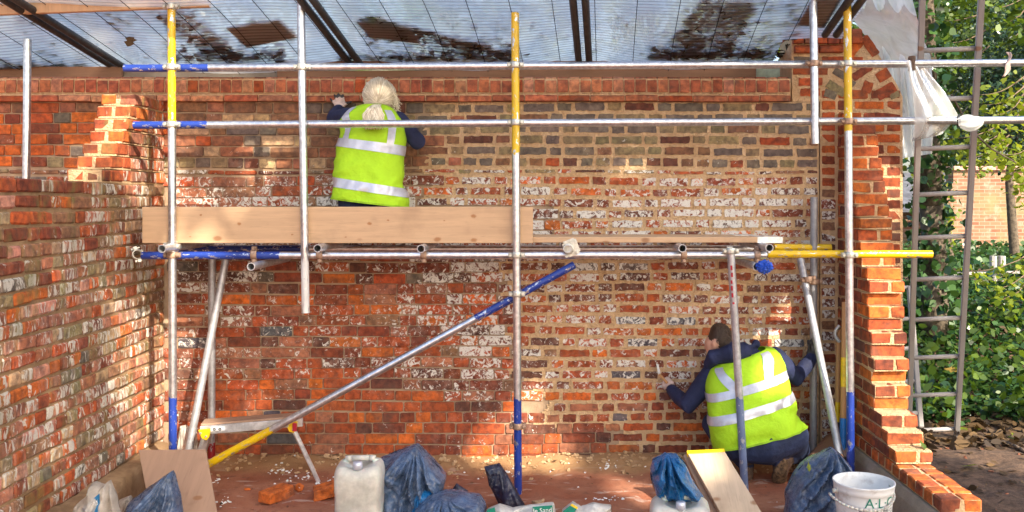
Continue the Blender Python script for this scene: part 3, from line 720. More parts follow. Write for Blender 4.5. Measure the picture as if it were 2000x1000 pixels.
# ------------------------------------------------------------------ roof sheet on rafters
RSL = .19; RY0, RY1 = -1.02, .55; ZR1 = 2.795
def rz(y): return ZR1 + RSL * (RY1 - y)
raf = []
for (xa, ya), (xb, yb) in (((75, 30), (240, 133)), ((596, 0), (690, 124)), ((1120, 0), (1131, 118)), ((1665, -20), (1611, 58))):
    def hit(px, py):
        # point on the rafter plane seen at this pixel
        k = (CY - py) / F; d = (ZR1 - CAMZ + RSL * (RY1 - CAMY)) / (k + RSL); return Vector(((px - CX) * d / F, CAMY + d, 0))
    A, B = hit(xa, ya), hit(xb, yb); sl_ = (B.x - A.x) / (B.y - A.y); raf.append((A.x - sl_ * A.y, sl_))
SKEW = sum(r[1] for r in raf[:3]) / 3
names = ('far left', 'second', 'third', 'right hand')
for k, (x0_, s_) in enumerate(raf):
    for j in (0, 1):
        off = j * .075
        ya, yb = RY0 - .05, RY1 + .05 if k < 3 else -.22
        pa = Vector((x0_ + s_ * ya + off, ya, rz(ya) - .035)); pb2 = Vector((x0_ + s_ * yb + off, yb, rz(yb) - .035))
        o = oriented('rafter_tube', pa, pb2, tube_mesh, M['darksteel'], smooth=True); o.data.set_sharp_from_angle(angle=R(40))
        tag(o, f'{"left" if j == 0 else "right"} dark tube of the {names[k]} rafter pair under the roof', 'rafter', 'dark rafter tubes under the roof sheet')
rx = [r[0] for r in raf]
def roof_z(x, y):
    xs_ = x - SKEW * y; z = rz(y) + .004
    edges = [-5.2] + [r + .037 for r in rx] + [3.6]
    for a, b in zip(edges, edges[1:]):
        if a <= xs_ <= b:
            u = (xs_ - a) / (b - a); low = min(1, max(0, (y + 1.2) / 1.4))
            z -= (.010 + .072 * low * low) * math.sin(math.pi * u) ** 1.2
    z += .006 * math.sin(xs_ * 5.3 + y * 2) + .010 * noise.noise(Vector((x * 1.3, y * 1.1, 4)))
    return z
NXs, NYs = 150, 300; g = G(); P = []
for j in range(NYs + 1):
    y = RY0 + (RY1 - RY0) * j / NYs; r = []
    for i in range(NXs + 1):
        xs_ = -4.6 + (rx[3] + .15 + 4.6) * i / NXs; x = xs_ + SKEW * y
        r.append((x, y, roof_z(x, y) + .0042 * math.sin(2 * math.pi * y / .044)))
    P.append(r)
g.grid(P); g.f = [q for q in g.f if not (g.v[q[0]][0] > 1.62 and max(g.v[k_][1] for k_ in q) > -.07)]
t = NT('ribbed_translucent_sheet'); p = t.pos(); n1 = t.noise(t.mapping(p, (1, .35, 1)), 3.5, 5, .6, .5); n2 = t.noise(p, 26, 5, .7)
n3 = t.noise(t.mapping(p, (1.0, 4, 1)), 5, 5, .65)
c = t.mix(t.ramp(n1, .35, .65), (.66, .70, .74), (.90, .90, .88)); c = t.mix(t.ramp(n3, .64, .78, 0, .6), c, (.22, .17, .12))
sy = t.node('ShaderNodeSeparateXYZ'); t.l.new(p, sy.inputs[0]); wv_ = t.math('SINE', t.math('MULTIPLY', sy.outputs[1], 2 * math.pi / .044))
c = t.mix(t.ramp(wv_, .3, .95, 0, .62), c, (.16, .17, .18))
tl = t.node('ShaderNodeBsdfTranslucent'); t.set(tl.inputs[0], c)
tp = t.node('ShaderNodeBsdfTransparent'); t.set(tp.inputs[0], t.mix(.35, c, (1, 1, 1)))
rf = t.node('ShaderNodeBsdfRefraction'); t.set(rf.inputs[0], c); rf.inputs['Roughness'].default_value = .32; rf.inputs['IOR'].default_value = 1.06
m0 = t.node('ShaderNodeMixShader'); m0.inputs[0].default_value = .30; t.l.new(rf.outputs[0], m0.inputs[1]); t.l.new(tp.outputs[0], m0.inputs[2])
m1 = t.node('ShaderNodeMixShader'); t.set(m1.inputs[0], t.ramp(n1, .3, .7, .22, .5)); t.l.new(tl.outputs[0], m1.inputs[1]); t.l.new(m0.outputs[0], m1.inputs[2])
gl = t.node('ShaderNodeBsdfGlossy'); gl.inputs['Roughness'].default_value = .18; t.set(gl.inputs[0], (.8, .82, .85))
fr = t.node('ShaderNodeFresnel'); fr.inputs[0].default_value = 1.5
m2 = t.node('ShaderNodeMixShader'); t.set(m2.inputs[0], t.math('MULTIPLY', fr.outputs[0], .22)); t.l.new(m1.outputs[0], m2.inputs[1]); t.l.new(gl.outputs[0], m2.inputs[2]); t.l.new(m2.outputs[0], t.o.inputs[0])
roof = g.mk('roof_sheet', t.m, None, True); tag(roof, 'ribbed translucent plastic roof sheet sagging between dark rafters', 'roof sheet')
for i in range(24):
    xs_ = -4.35 + i * .262
    if xs_ > rx[3] + .1 or min(abs(xs_ - r - .037) for r in rx) < .07: continue
    g = G(); pts = []; ye_ = RY1 - .01 if xs_ < 1.55 else -.08
    for j in range(22): y = RY0 + .01 + (ye_ - RY0 - .01) * j / 21; x = xs_ + SKEW * y; pts.append((x, y, roof_z(x, y) - .008))
    g.path(pts, [.0024] * 22, 5); g.mk('reinforcing_wire', M['black'], roof)
def on_roof(px, py, up=.012):
    y = -.3
    for _ in range(12):
        z = roof_z((px - CX) * (y - CAMY) / F, y); d = (z - CAMZ) * F / (CY - py); y = y * .5 + (CAMY + d) * .5
        y = max(RY0 + .02, min(RY1 - .01, y))
    x = (px - CX) * (y - CAMY) / F; return Vector((x, y, roof_z(x, y) + up))
M['cardboard'] = plain('damp_brown_board', (.13, .085, .06), .9)
for q, lab in ((((441, 57), (545, 41), (583, 75), (482, 95)), 'brown board lying on the left half of the roof sheet'), (((695, 43), (800, 57), (822, 88), (722, 75)), 'brown board lying on the middle of the roof sheet'), (((1605, -30), (1662, -30), (1610, 56), (1556, 50)), 'brown board on the roof sheet beside the end pier')):
    c4 = [on_roof(*u, .006) for u in q]; P = []
    for i in range(9): P.append([(lambda e: Vector((e.x, e.y, roof_z(e.x, e.y) + .006)))(c4[0].lerp(c4[1], j / 8).lerp(c4[3].lerp(c4[2], j / 8), i / 8)) for j in range(9)])
    g = G(); g.grid(P); g.grid([[v + Vector((0, 0, .008)) for v in r][::-1] for r in P]); tag(g.mk('roof_board', M['cardboard']), lab, 'board', 'boards lying on the roof sheet')
pts = []
def pile(n, fn):
    for _ in range(n):
        px, py = fn(); p = on_roof(px, py, .010 + rng.uniform(0, .012)); pts.append(p)
U = rng.uniform
def tri(): 
    v = U(0, 1); return 345 + 120 * v + U(-45, 30) * (1 - v * .2), 25 + 98 * v ** .8 + U(-6, 4)
pile(420, tri); pile(260, lambda: (U(330, 560), 122 - abs(rng.gauss(0, 12))))
def mid(): v = U(0, 1); return 715 + 290 * v + U(-10, 10), 35 + 75 * v ** .9 + abs(rng.gauss(0, 13)) - 4
pile(700, mid); pile(420, lambda: (U(660, 1010), 120 - abs(rng.gauss(0, 7)))); pile(120, lambda: (U(720, 1000), U(70, 122)))
def rt(): v = U(0, 1); return 1400 - 85 * v + U(-30, 75 + 40 * v), 4 + 112 * v
pile(900, rt); pile(520, lambda: (U(1270, 1560), 118 - abs(rng.gauss(0, 12)))); pile(200, lambda: (U(1340, 1570), U(5, 115))); pile(170, lambda: (U(20, 1600), U(30, 122))); pile(260, lambda: (U(-20, 170), 140 - abs(rng.gauss(0, 9))))
tag(leaf_mesh('roof_leaf_litter', leaves([tuple(p) for p in pts], .052, .93, var=.6), M['litter_mix']), 'dark dead leaves and muck lying on the roof sheet', 'leaf litter', kind='stuff')
def flat_leaf(name, p, size, mat, label, rot=(0, 0, 0), parent=None):
    o_ = [(0, -.5), (.16, -.42), (.38, -.2), (.22, -.12), (.42, .1), (.2, .14), (.12, .34), (0, .55), (-.14, .34), (-.22, .16), (-.42, .06), (-.2, -.1), (-.36, -.24), (-.15, -.4)]
    v = [(x * size, y * size, .12 * size * math.sin(3 * x + 2 * y)) for x, y in o_] + [(0, 0, -.04 * size)]
    n = len(o_); o = mk(name, v, [(i, (i + 1) % n, n) for i in range(n)], mat, parent); o.location = p; o.rotation_euler = rot; return tag(o, label, 'leaf') if label else o
flat_leaf('hanging_leaf', on_roof(255, 72, -.02), .1, M['litter'], 'crumpled brown leaf caught under the roof sheet at left', (R(70), R(20), R(10)))
flat_leaf('roof_leaf', on_roof(838, 82, -.006), .075, M['leaf_autumn'], 'tan leaf on the roof sheet beside the brown board', (0, 0, R(40)))

# ------------------------------------------------------------------ plastic curtain at the right
t = NT('cloudy_polythene'); p = t.pos(); n = t.noise(t.mapping(p, (1, 1, .4)), 6, 5, .6, .6); n2 = t.noise(p, 30, 4)
c = t.mix(t.ramp(n, .35, .65), (.80, .84, .80), (.93, .94, .92))
tl = t.node('ShaderNodeBsdfTranslucent'); t.set(tl.inputs[0], c); df = t.node('ShaderNodeBsdfDiffuse'); t.set(df.inputs[0], c); tp = t.node('ShaderNodeBsdfTransparent')
a_ = t.node('ShaderNodeMixShader'); a_.inputs[0].default_value = .5; t.l.new(tl.outputs[0], a_.inputs[1]); t.l.new(df.outputs[0], a_.inputs[2])
b_ = t.node('ShaderNodeMixShader'); t.set(b_.inputs[0], t.ramp(n, .3, .7, .20, .08)); t.l.new(a_.outputs[0], b_.inputs[1]); t.l.new(tp.outputs[0], b_.inputs[2])
gl = t.node('ShaderNodeBsdfGlossy'); gl.inputs['Roughness'].default_value = .16; t.l.new(t.bump(n2, .3, .01, t.bump(n, .6, .04)), gl.inputs['Normal'])
c_ = t.node('ShaderNodeMixShader'); fr = t.node('ShaderNodeFresnel'); fr.inputs[0].default_value = 1.5; t.l.new(t.math('MULTIPLY', fr.outputs[0], .5), c_.inputs[0]); t.l.new(b_.outputs[0], c_.inputs[1]); t.l.new(gl.outputs[0], c_.inputs[2]); t.l.new(c_.outputs[0], t.o.inputs[0])
M['poly'] = t.m
def drape(name, rows, label, n=34, fold=.03, freq=5, seed=0, parent=None, ysag=0):
    """rows: (left px, left py, right px, right py, Y left, Y right) from top to bottom"""
    P = []; m = len(rows)
    for i in range(4 * (m - 1) + 1):
        u = i / 4; k = min(int(u), m - 2); f = u - k
        q = [a + (b - a) * f for a, b in zip(rows[k], rows[k + 1])]
        A, B = at(q[0], q[1], q[4]), at(q[2], q[3], q[5]); r = []
        for j in range(n):
            s = j / (n - 1); v = A.lerp(B, s); w_ = (B - A).length
            v.y += fold * min(1, w_ / .35) * (math.sin(freq * 2 * math.pi * s + seed + .8 * math.sin(u * 1.3)) + .5 * math.sin(freq * 5 * s + 2 * u + seed)) + ysag * math.sin(math.pi * s)
            v.x += .4 * fold * min(1, w_ / .35) * noise.noise(Vector((s * 6, u * 1.2, seed))); r.append(v)
        P.append(r)
    g = G(); g.grid(P); o = g.mk(name, M['poly'], parent, True)
    return tag(o, label, 'plastic sheet') if label else o
drape('polythene_sheet', [(1640, -40, 1772, -40, -.2, -.45), (1655, 20, 1790, 20, -.1, -.45), (1690, 70, 1800, 70, .36, -.3), (1700, 110, 1818, 110, .36, .0), (1715, 180, 1822, 190, .36, .2), (1745, 250, 1822, 260, .36, .3), (1755, 310, 1822, 300, .36, .36)], 'cloudy polythene sheet hanging behind the end pier', fold=.018, freq=4)
sw = drape('polythene_swag', [(1772, 118, 1792, 118, -.66, -.62), (1776, 150, 1812, 140, -.66, -.6), (1784, 190, 1845, 180, -.66, -.58), (1788, 235, 1872, 226, -.66, -.6), (1782, 275, 1840, 262, -.62, -.58), (1781, 276, 1818, 268, -.6, -.58)], 'clear polythene swag tied between the two rails at right', fold=.005, freq=2.4, seed=2)
M['poly_clear'] = t.m.copy(); M['poly_clear'].name = 'clear_polythene'; sw.data.materials[0] = M['poly_clear']
for nd in M['poly_clear'].node_tree.nodes:
    if nd.type == 'MAP_RANGE' and abs(nd.inputs[3].default_value - .20) < .001: nd.inputs[3].default_value = .58; nd.inputs[4].default_value = .34
g = G(); n_ = 24; P = []
for i in range(14):
    u = i / 13; c0 = at(1874 + 46 * u, 238 + 2 * math.sin(u * 3), -.665); rad = .012 + .034 * math.sin(math.pi * min(1, u * .9 + .1)) ** .8
    P.append([c0 + Vector((0, math.cos(a) * rad * .8, math.sin(a) * rad)) * (1 + .22 * math.sin(a * 5 + u * 4)) for a in [2 * math.pi * k / n_ for k in range(n_ + 1)]])
g.grid(P); g.mk('gathered_end', M['poly'], sw, True)
g = G(); pts_ = [at(1873 + 3 * math.cos(a), 236 + 12 * math.sin(a), -.665 + .05 * math.cos(a)) for a in np.linspace(0, 6.28, 14)]; g.path(pts_, [.004] * 14, 6)
g.path([at(1876, 226, -.69), at(1884, 216, -.7), at(1890, 208, -.69)], [.003] * 3, 5); g.mk('tie', M['black'], sw)
g = G(); P = []
for i in range(9):
    P.append([at(1781 + 6 * math.cos(a) * (1 + .15 * math.sin(i)), 110 + 3.5 * i, -.62) + Vector((0, .03 * math.sin(a), 0)) for a in [2 * math.pi * k / 12 for k in range(13)]])
g.grid(P); tag(g.mk('rag_tie', M['boot'], None, True), 'dark rag tied round the top rail beside the plastic', 'rag')
g = G(); P = []
for i in range(14):
    u = i / 13; x_, y_ = 1968 + 4 * math.sin(5 * u) - 14 * max(0, u - .7), 102 + 48 * u
    P.append([at(x_ - 4 + s * 8 + 3 * math.sin(9 * u + s), y_, -.65 + .012 * math.sin(7 * u + 3 * s)) for s in (0, .33, .66, 1)])
g.grid(P); o = g.mk('rag_strip', M['glove'], None, True); tag(o, 'twisted beige strip hanging from the top rail at far right', 'rag')
m = o.modifiers.new('thick', 'SOLIDIFY'); m.thickness = .004
# glove-blue wrap on the tube end
def crumple(c, r, seed, amp=.25, sub=4, fr_=2.2):
    bm = bmesh.new(); bmesh.ops.create_icosphere(bm, subdivisions=sub, radius=1)
    for v in bm.verts:
        d = v.co.normalized(); q = d * fr_ + Vector((seed, 0, 0)); vd = noise.voronoi(q)[0]
        k = 1 + amp * ((vd[1] - vd[0]) - .35) + .12 * noise.noise(q * 2.5)
        v.co = Vector((c[0] + d.x * r[0] * k, c[1] + d.y * r[1] * k, c[2] + d.z * r[2] * k))
    me = bpy.data.meshes.new('m'); bm.to_mesh(me); bm.free(); return me
o = link('tube_end_wrap', crumple((0, 0, 0), (.053, .05, .042), 3, .5, 4, 2.6), M['bag_tie']); o.location = at(1493, 521, -.76)
tag(o, 'bright blue crumpled glove stuffed on the tube end below the ledger', 'glove')

# ------------------------------------------------------------------ people
def chain_mesh(g, pts, n=16):
    """one tapered limb with rounded ends; pts: (Vector, r) or (Vector, rx, ry, side vector)"""
    P = [(Vector(q[0]), q[1], q[2] if len(q) > 2 else q[1], q[3] if len(q) > 3 else None) for q in pts]
    def frame(i):
        a = P[max(0, i - 1)][0]; b = P[min(len(P) - 1, i + 1)][0]; t_ = (b - a).normalized()
        s = P[i][3] or Vector((1, 0, 0)) if abs(t_.x) < .9 else Vector((0, 1, 0))
        s = Vector(s); s = (s - t_ * s.dot(t_)).normalized(); return t_, s, t_.cross(s)
    rings = []
    def ring(c, t_, s, u, rx_, ry_): rings.append([c + s * (math.cos(2 * math.pi * k / n) * rx_) + u * (math.sin(2 * math.pi * k / n) * ry_) for k in range(n)])
    t_, s, u = frame(0); c, ra, rb, _ = P[0]
    for a in (80, 50, 25): m_ = min(ra, rb); ring(c - t_ * m_ * math.sin(R(a)), t_, s, u, ra * math.cos(R(a)), rb * math.cos(R(a)))
    for i in range(len(P)): t_, s, u = frame(i); ring(P[i][0], t_, s, u, P[i][1], P[i][2])
    c, ra, rb, _ = P[-1]
    for a in (25, 50, 80): m_ = min(ra, rb); ring(c + t_ * m_ * math.sin(R(a)), t_, s, u, ra * math.cos(R(a)), rb * math.cos(R(a)))
    v = [p for r in rings for p in r]; m_ = len(rings)
    f = [(i * n + k, i * n + (k + 1) % n, (i + 1) * n + (k + 1) % n, (i + 1) * n + k) for i in range(m_ - 1) for k in range(n)]
    f += [tuple(range(n - 1, -1, -1)), tuple(range((m_ - 1) * n, m_ * n))]; g.add(v, f)
def body(name, chains, mats, vox=.0075, parent=None):
    g = G()
    for c in chains: chain_mesh(g, c[1])
    o = g.mk(name, M['skin']); bm = bmesh.new(); bm.from_mesh(o.data); bmesh.ops.recalc_face_normals(bm, faces=bm.faces); bm.to_mesh(o.data); bm.free()
    m = o.modifiers.new('r', 'REMESH'); m.mode = 'VOXEL'; m.voxel_size = vox
    m = o.modifiers.new('s', 'SMOOTH'); m.iterations = 5; m.factor = .5
    dg = bpy.context.evaluated_depsgraph_get(); me = bpy.data.meshes.new_from_object(o.evaluated_get(dg)); o.modifiers.clear(); o.data = me; me.materials.clear()
    for k in mats: me.materials.append(M[k])
    co = np.empty(len(me.vertices) * 3, np.float32); me.vertices.foreach_get('co', co); co = co.reshape(-1, 3)
    best = np.full(len(co), 1e9); idx = np.zeros(len(co), int)
    for mt, pts, *bias in chains:
        for a, b in zip(pts, pts[1:]):
            A, B = np.array(a[0]), np.array(b[0]); d = B - A; L = (d @ d) + 1e-9
            t_ = np.clip(((co - A) @ d) / L, 0, 1); r = ((a[1] + (a[2] if len(a) > 2 else a[1])) / 2) * (1 - t_) + ((b[1] + (b[2] if len(b) > 2 else b[1])) / 2) * t_
            e = np.linalg.norm(co - (A + t_[:, None] * d), axis=1) - r + (bias[0] if bias else 0); k = e < best; best[k] = e[k]; idx[k] = mats.index(mt)
    fi = np.array([idx[p.vertices[0]] for p in me.polygons], np.int32); me.polygons.foreach_set('material_index', fi)
    me.polygons.foreach_set('use_smooth', [True] * len(me.polygons)); me.update(); return o
M['binding'] = cloth('lime_binding', (.26, .46, .01))
class Garment:
    """closed tube of cloth through sections (left px,py, right px,py, Y, half depth)"""
    def __init__(s, secs, seed): s.s = secs; s.seed = seed
    def pt(s, t_, ang, off=0):
        n = len(s.s) - 1; u = max(0, min(n - 1e-6, t_ * n)); k = int(u); f = u - k
        g = lambda i: s.s[max(0, min(n, i))]
        def cr(a, b, c, d): return b + .5 * f * (c - a + f * (2 * a - 5 * b + 4 * c - d + f * (3 * (b - c) + d - a)))
        q = [cr(a, b, c, d) for a, b, c, d in zip(g(k - 1), g(k), g(k + 1), g(k + 2))]
        A, B = at(q[0], q[1], q[4]), at(q[2], q[3], q[4]); c = (A + B) / 2; h = (B - A) / 2
        ca, sa = math.cos(ang), math.sin(ang); ex = .78
        x = math.copysign(abs(ca) ** ex, ca); y = math.copysign(abs(sa) ** ex, sa)
        p = c + h * x + Vector((0, q[5], 0)) * y
        out = (h.normalized() * ca + Vector((0, sa, 0)))
        amp = .017 * (1 - t_ * .55); sg = 1 if ca > 0 else -1; w_ = noise.noise(Vector((p.x * 5 + s.seed, p.z * 6, p.y * 5))) * .8 + 1.0 * (.6 - abs(noise.noise(Vector((p.x * 4 * sg + p.z * 9 + s.seed, p.z * 2 - p.x * 2.5, s.seed)))) * 2.6) + .45 * (.5 - abs(noise.noise(Vector((p.x * 16 - p.z * 8, p.z * 5, s.seed + 4)))) * 2.6)
        return p + out * (amp * w_ + off)
    def patch(s, name, mat, parent, f, nu=30, nv=4, off=.004):
        """f(u, v) -> (t, ang)"""
        P = [[s.pt(*f(i / nu, j / nv), off) for j in range(nv + 1)] for i in range(nu + 1)]; g = G(); g.grid(P); return g.mk(name, mat, parent, True)
    def mk(s, name, mat, parent, nt=44, na=64, top=.985):
        P = [[s.pt(top * i / nt, 2 * math.pi * j / na) for j in range(na + 1)] for i in range(nt + 1)]; g = G(); g.grid(P)
        o = g.mk(name, mat, parent, True); m = o.modifiers.new('thick', 'SOLIDIFY'); m.thickness = .004; m.offset = -1; return o
def strand_hair(name, parent, paths, wid, mat):
    g = G()
    for pts in paths:
        n = len(pts); sd = Vector((rng.uniform(-1, 1), rng.uniform(-.4, .4), rng.uniform(-.3, .3))); P = []
        for i, p in enumerate(pts):
            t_ = (pts[min(n - 1, i + 1)] - pts[max(0, i - 1)]); s_ = t_.cross(Vector((p - pts[0])) + Vector((0, -1, .2))) if i else t_.cross(Vector((0, -1, .1)))
            s_ = s_.normalized() if s_.length > 1e-6 else sd; k = wid * (1 - .7 * i / n); P.append([p - s_ * k, p + s_ * k])
        g.grid(P)
    return g.mk(name, mat, parent, True)
def hand(chains, wrist, palm, fingers, tip, thumb, mt, mtip, fr=.0098):
    """palm with four fingers and a thumb; fingers: tip points, bent at one knuckle"""
    side = (Vector(fingers[-1]) - Vector(fingers[0])).normalized()
    chains.append((mt, [(wrist, .026, .022, side), (Vector(wrist).lerp(palm, .6), .036, .018, side), (palm, .040, .016, side)]))
    fwd = (Vector(palm) - Vector(wrist)).normalized()
    for i, q in enumerate(fingers):
        r0 = Vector(palm) + side * (-.028 + .0187 * i) + fwd * .012; q = Vector(q); mid_ = r0.lerp(q, .68) + Vector((0, -.006, 0))
        chains.append((mt, [(r0, fr + .001), (mid_, fr)])); chains.append((mtip, [(mid_, fr), (q, fr - .0012)], -.0015))
    r0 = Vector(wrist).lerp(palm, .5) + side * .03 * thumb[1]; q = Vector(thumb[0]); m_ = r0.lerp(q, .5) + Vector((0, -.004, .004)); chains.append((mt, [(r0, .013), (m_, .0105)])); chains.append((mtip, [(m_, .0105), (q, .0085)], -.0015))

# --- the worker kneeling on the platform
wo = tag(empty('person', at(722, 463, -.40)), 'person with pale ponytail in yellow hi-vis vest kneeling on the platform', 'person')
zpl = zt
C = []
nk = at(735, 216, -.33); hd = at(741, 187, -.28); pel = at(722, 392, -.41)
C.append(('navy', [(pel, .175, .13, Vector((1, 0, 0))), (at(722, 330, -.40), .165, .12, Vector((1, 0, 0))), (at(726, 275, -.37), .175, .12, Vector((1, 0, 0))), (at(730, 238, -.34), .165, .10, Vector((1, 0, 0))), (at(733, 222, -.33), .07, .065, Vector((1, 0, 0)))]))
C.append(('skin', [(nk, .052), (at(738, 200, -.30), .05)]))
C.append(('skin', [(at(742, 206, -.275), .062, .072, Vector((1, 0, 0))), (hd, .075, .095, Vector((1, 0, 0))), (at(741, 172, -.285), .066, .085, Vector((1, 0, 0)))]))
C.append(('skin', [(at(743, 200, -.185), .012), (at(743, 195, -.19), .010)]))        # nose
for sx in (-1, 1): C.append(('skin', [(at(741 + sx * 25, 188, -.27), .010, .02, Vector((1, 0, 0))), (at(741 + sx * 25, 195, -.272), .008, .014, Vector((1, 0, 0)))]))
sh, el, wr = at(680, 228, -.33), at(652, 231, -.20), at(661, 215, -.11)
C.append(('navy', [(sh, .062), (sh.lerp(el, .5), .056), (el, .052), (at(655, 223, -.15), .046), (wr, .040)]))
pm = at(663, 204, -.085)
hand(C, wr, pm, [at(645, 193, -.065), at(653, 185, -.062), at(661, 183, -.062), at(670, 185, -.062)], None, (at(686, 199, -.065), 1), 'glove', 'glove_tip')
sh, el, wr = at(778, 236, -.33), at(816, 277, -.30), at(806, 262, -.09)
C.append(('navy', [(sh, .064), (sh.lerp(el, .5), .06), (el, .056), (el.lerp(wr, .6), .046), (wr, .038)]))
hand(C, at(805, 259, -.08), at(803, 252, -.05), [at(796, 243, -.03), at(800, 242, -.028), at(805, 242, -.028), at(810, 244, -.03)], None, (at(792, 254, -.04), -1), 'glove', 'glove_tip')
for sx in (-1, 1):
    hp = pel + Vector((sx * .09, 0, -.01)); kn = Vector((pel.x + sx * .13, -.075, zpl + .075)); an = Vector((pel.x + sx * .07, -.47, zpl + .06))
    C.append(('denim', [(hp, .115), (hp.lerp(kn, .5), .092), (kn, .068)])); C.append(('denim', [(kn, .066), (kn.lerp(an, .5) + Vector((0, 0, .02)), .062), (an, .046)]))
    C.append(('boot', [(an, .046), (an + Vector((0, -.05, .035)), .044), (an + Vector((0, -.045, .12 if sx > 0 else .05)), .036)]))
b_ = body('body', C, ['navy', 'skin', 'denim', 'glove', 'glove_tip', 'boot']); b_.parent = wo; b_.matrix_parent_inverse = wo.matrix_basis.inverted()
gv_ = Garment([(651, 389, 796, 406, -.41, .175), (653, 352, 793, 374, -.41, .165), (655, 312, 785, 332, -.40, .155), (660, 276, 789, 293, -.38, .15), (663, 246, 792, 254, -.36, .14), (669, 224, 783, 230, -.345, .125), (688, 211, 766, 212, -.335, .10), (708, 205, 752, 204, -.33, .07)], 1)
def keep(o, root): o.parent = root; o.matrix_parent_inverse = root.matrix_basis.inverted(); return o
def vest(gar, root, bands, straps, extra=()):
    v = keep(gar.mk('vest', M['hivis'], None), root); root = v
    for t0, t1 in bands:
        b = gar.patch('reflective_band', M['reflect'], None, lambda u, q: (t0 + (t1 - t0) * q, 2 * math.pi * u), 72, 3, .005); keep(b, root)
    keep(gar.patch('hem_binding', M['binding'], None, lambda u, q: (.022 * q, 2 * math.pi * u), 72, 2, .004), root)
    for (ta, aa, wa), (tb, ab, wb) in straps:
        b = gar.patch('reflective_strap', M['reflect'], None, lambda u, q: (ta + (tb - ta) * u, aa + (ab - aa) * u + (q - .5) * (wa + (wb - wa) * u)), 24, 3, .0062); keep(b, root)
    return v
BK = -math.pi / 2
vest(gv_, wo, [(.10, .165), (.385, .455)], [((.42, BK - .60, .26), (.86, BK - .80, .45)), ((.42, BK + .62, .26), (.80, BK + .75, .40))])
# hair: strands swept back to a tie, then the tail
hc = at(741, 187, -.285); tie = at(737, 204, -.425); rad = Vector((.100, .118, .112))
paths = []
for _ in range(1500):
    d = Vector((rng.gauss(0, 1), rng.gauss(-.15, .9), rng.gauss(.35, .8))).normalized()
    if d.y > .55 and d.z < .2: continue
    if d.z < -.55: continue
    k = rng.uniform(.93, 1.09); td = Vector(((tie.x - hc.x) / rad.x, (tie.y - hc.y) / rad.y, (tie.z - hc.z) / rad.z)).normalized(); pts = []
    for i in range(9):
        u = i / 8; q = (d * (1 - u) + td * u); q = q.normalized() if q.length > .05 else td; kk = k * (1 + .03 * math.sin(u * 9 + d.x * 7))
        pts.append(hc + Vector((q.x * rad.x, q.y * rad.y, q.z * rad.z)) * kk)
    paths.append(pts)
for _ in range(160):
    a = rng.uniform(-.5, 3.6); st_ = hc + Vector((.1 * math.cos(a), rng.uniform(-.06, .05), .11 * math.sin(a))); paths.append([st_ + Vector((.006 * i * rng.uniform(.3, 1.6), rng.uniform(-.006, .006), -.014 * i)) for i in range(6)])
hair = empty('hair_dummy'); bpy.data.objects.remove(hair)
bm = bmesh.new(); bmesh.ops.create_icosphere(bm, subdivisions=4, radius=1)
for v in bm.verts:
    d = v.co.normalized(); v.co = Vector((hc.x + d.x * rad.x * .96, hc.y + (d.y * rad.y * .96 if d.y < .3 else d.y * rad.y * .6), hc.z + (d.z * rad.z * .96 if d.z > -.55 else -.55 * rad.z)))
me = bpy.data.meshes.new('hair'); bm.to_mesh(me); bm.free(); cap = keep(link('hair', me, M['blonde'], None, True), wo)
keep(strand_hair('hair_strands', None, paths, .0021, M['blonde']), cap)
paths = []
for _ in range(420):
    a, r_ = rng.uniform(0, 6.28), rng.uniform(.2, 1); L = rng.uniform(.11, .17); x_, y_ = math.cos(a), math.sin(a); ph_ = rng.uniform(0, 6)
    paths.append([tie + Vector((x_ * r_ * (.018 + .045 * min(1, u * 1.6)) + .008 * math.sin(u * 9 + ph_) - .01 * u, y_ * r_ * (.014 + .02 * u) - .105 * math.sin(min(1, u * 3) * 1.57), -L * u)) for u in [i / 9 for i in range(10)]])
pt_ = keep(strand_hair('ponytail', None, paths, .0035, M['blonde']), cap)

# --- the worker crouching at the right
ma = tag(empty('person', at(1495, 945, -.46)), 'person with short dark hair in yellow hi-vis vest and navy hoodie crouching at the wall', 'person')
C = []; S = Vector((.94, 0, .34))
pel = at(1497, 862, -.47)
C.append(('navy', [(at(1488, 835, -.46), .20, .14, S), (at(1465, 785, -.42), .20, .135, S), (at(1453, 735, -.37), .195, .13, S), (at(1448, 708, -.34), .17, .11, S), (at(1432, 690, -.32), .085, .075, S)]))
C.append(('denim', [(at(1440, 866, -.46), .12), (pel, .15), (at(1545, 852, -.46), .115)]))
C.append(('navy', [(at(1384, 712, -.36), .035), (at(1392, 698, -.40), .055), (at(1425, 692, -.42), .066), (at(1458, 684, -.41), .058), (at(1476, 672, -.36), .032)]))     # hood
hd = at(1404, 662, -.26); C.append(('skin', [(at(1415, 688, -.30), .056), (at(1408, 675, -.27), .055)]))
C.append(('brownhair', [(at(1408, 668, -.275), .075, .088, Vector((1, 0, 0))), (at(1405, 656, -.27), .078, .094, Vector((1, 0, 0))), (at(1405, 650, -.27), .066, .08, Vector((1, 0, 0)))]))
C.append(('skin', [(at(1394, 684, -.275), .050, .062, Vector((1, 0, 0))), (at(1391, 671, -.265), .052, .07, Vector((1, 0, 0)))], -.006))
C.append(('skin', [(at(1395, 669, -.345), .012, .019, Vector((0, 1, 0))), (at(1396, 680, -.34), .010, .015, Vector((0, 1, 0)))], -.012))
C.append(('skin', [(at(1380, 676, -.21), .013), (at(1377, 680, -.205), .010)]))
sh, el, wr = at(1392, 730, -.33), at(1342, 792, -.30), at(1312, 762, -.12)
C.append(('navy', [(sh, .075), (sh.lerp(el, .5), .068), (el, .060), (el.lerp(wr, .5), .050), (wr, .040)]))
hand(C, wr, at(1304, 752, -.07), [at(1296, 744, -.05), at(1298, 739, -.045), at(1302, 737, -.045), at(1307, 738, -.05)], None, (at(1313, 745, -.06), 1), 'glove', 'glove')
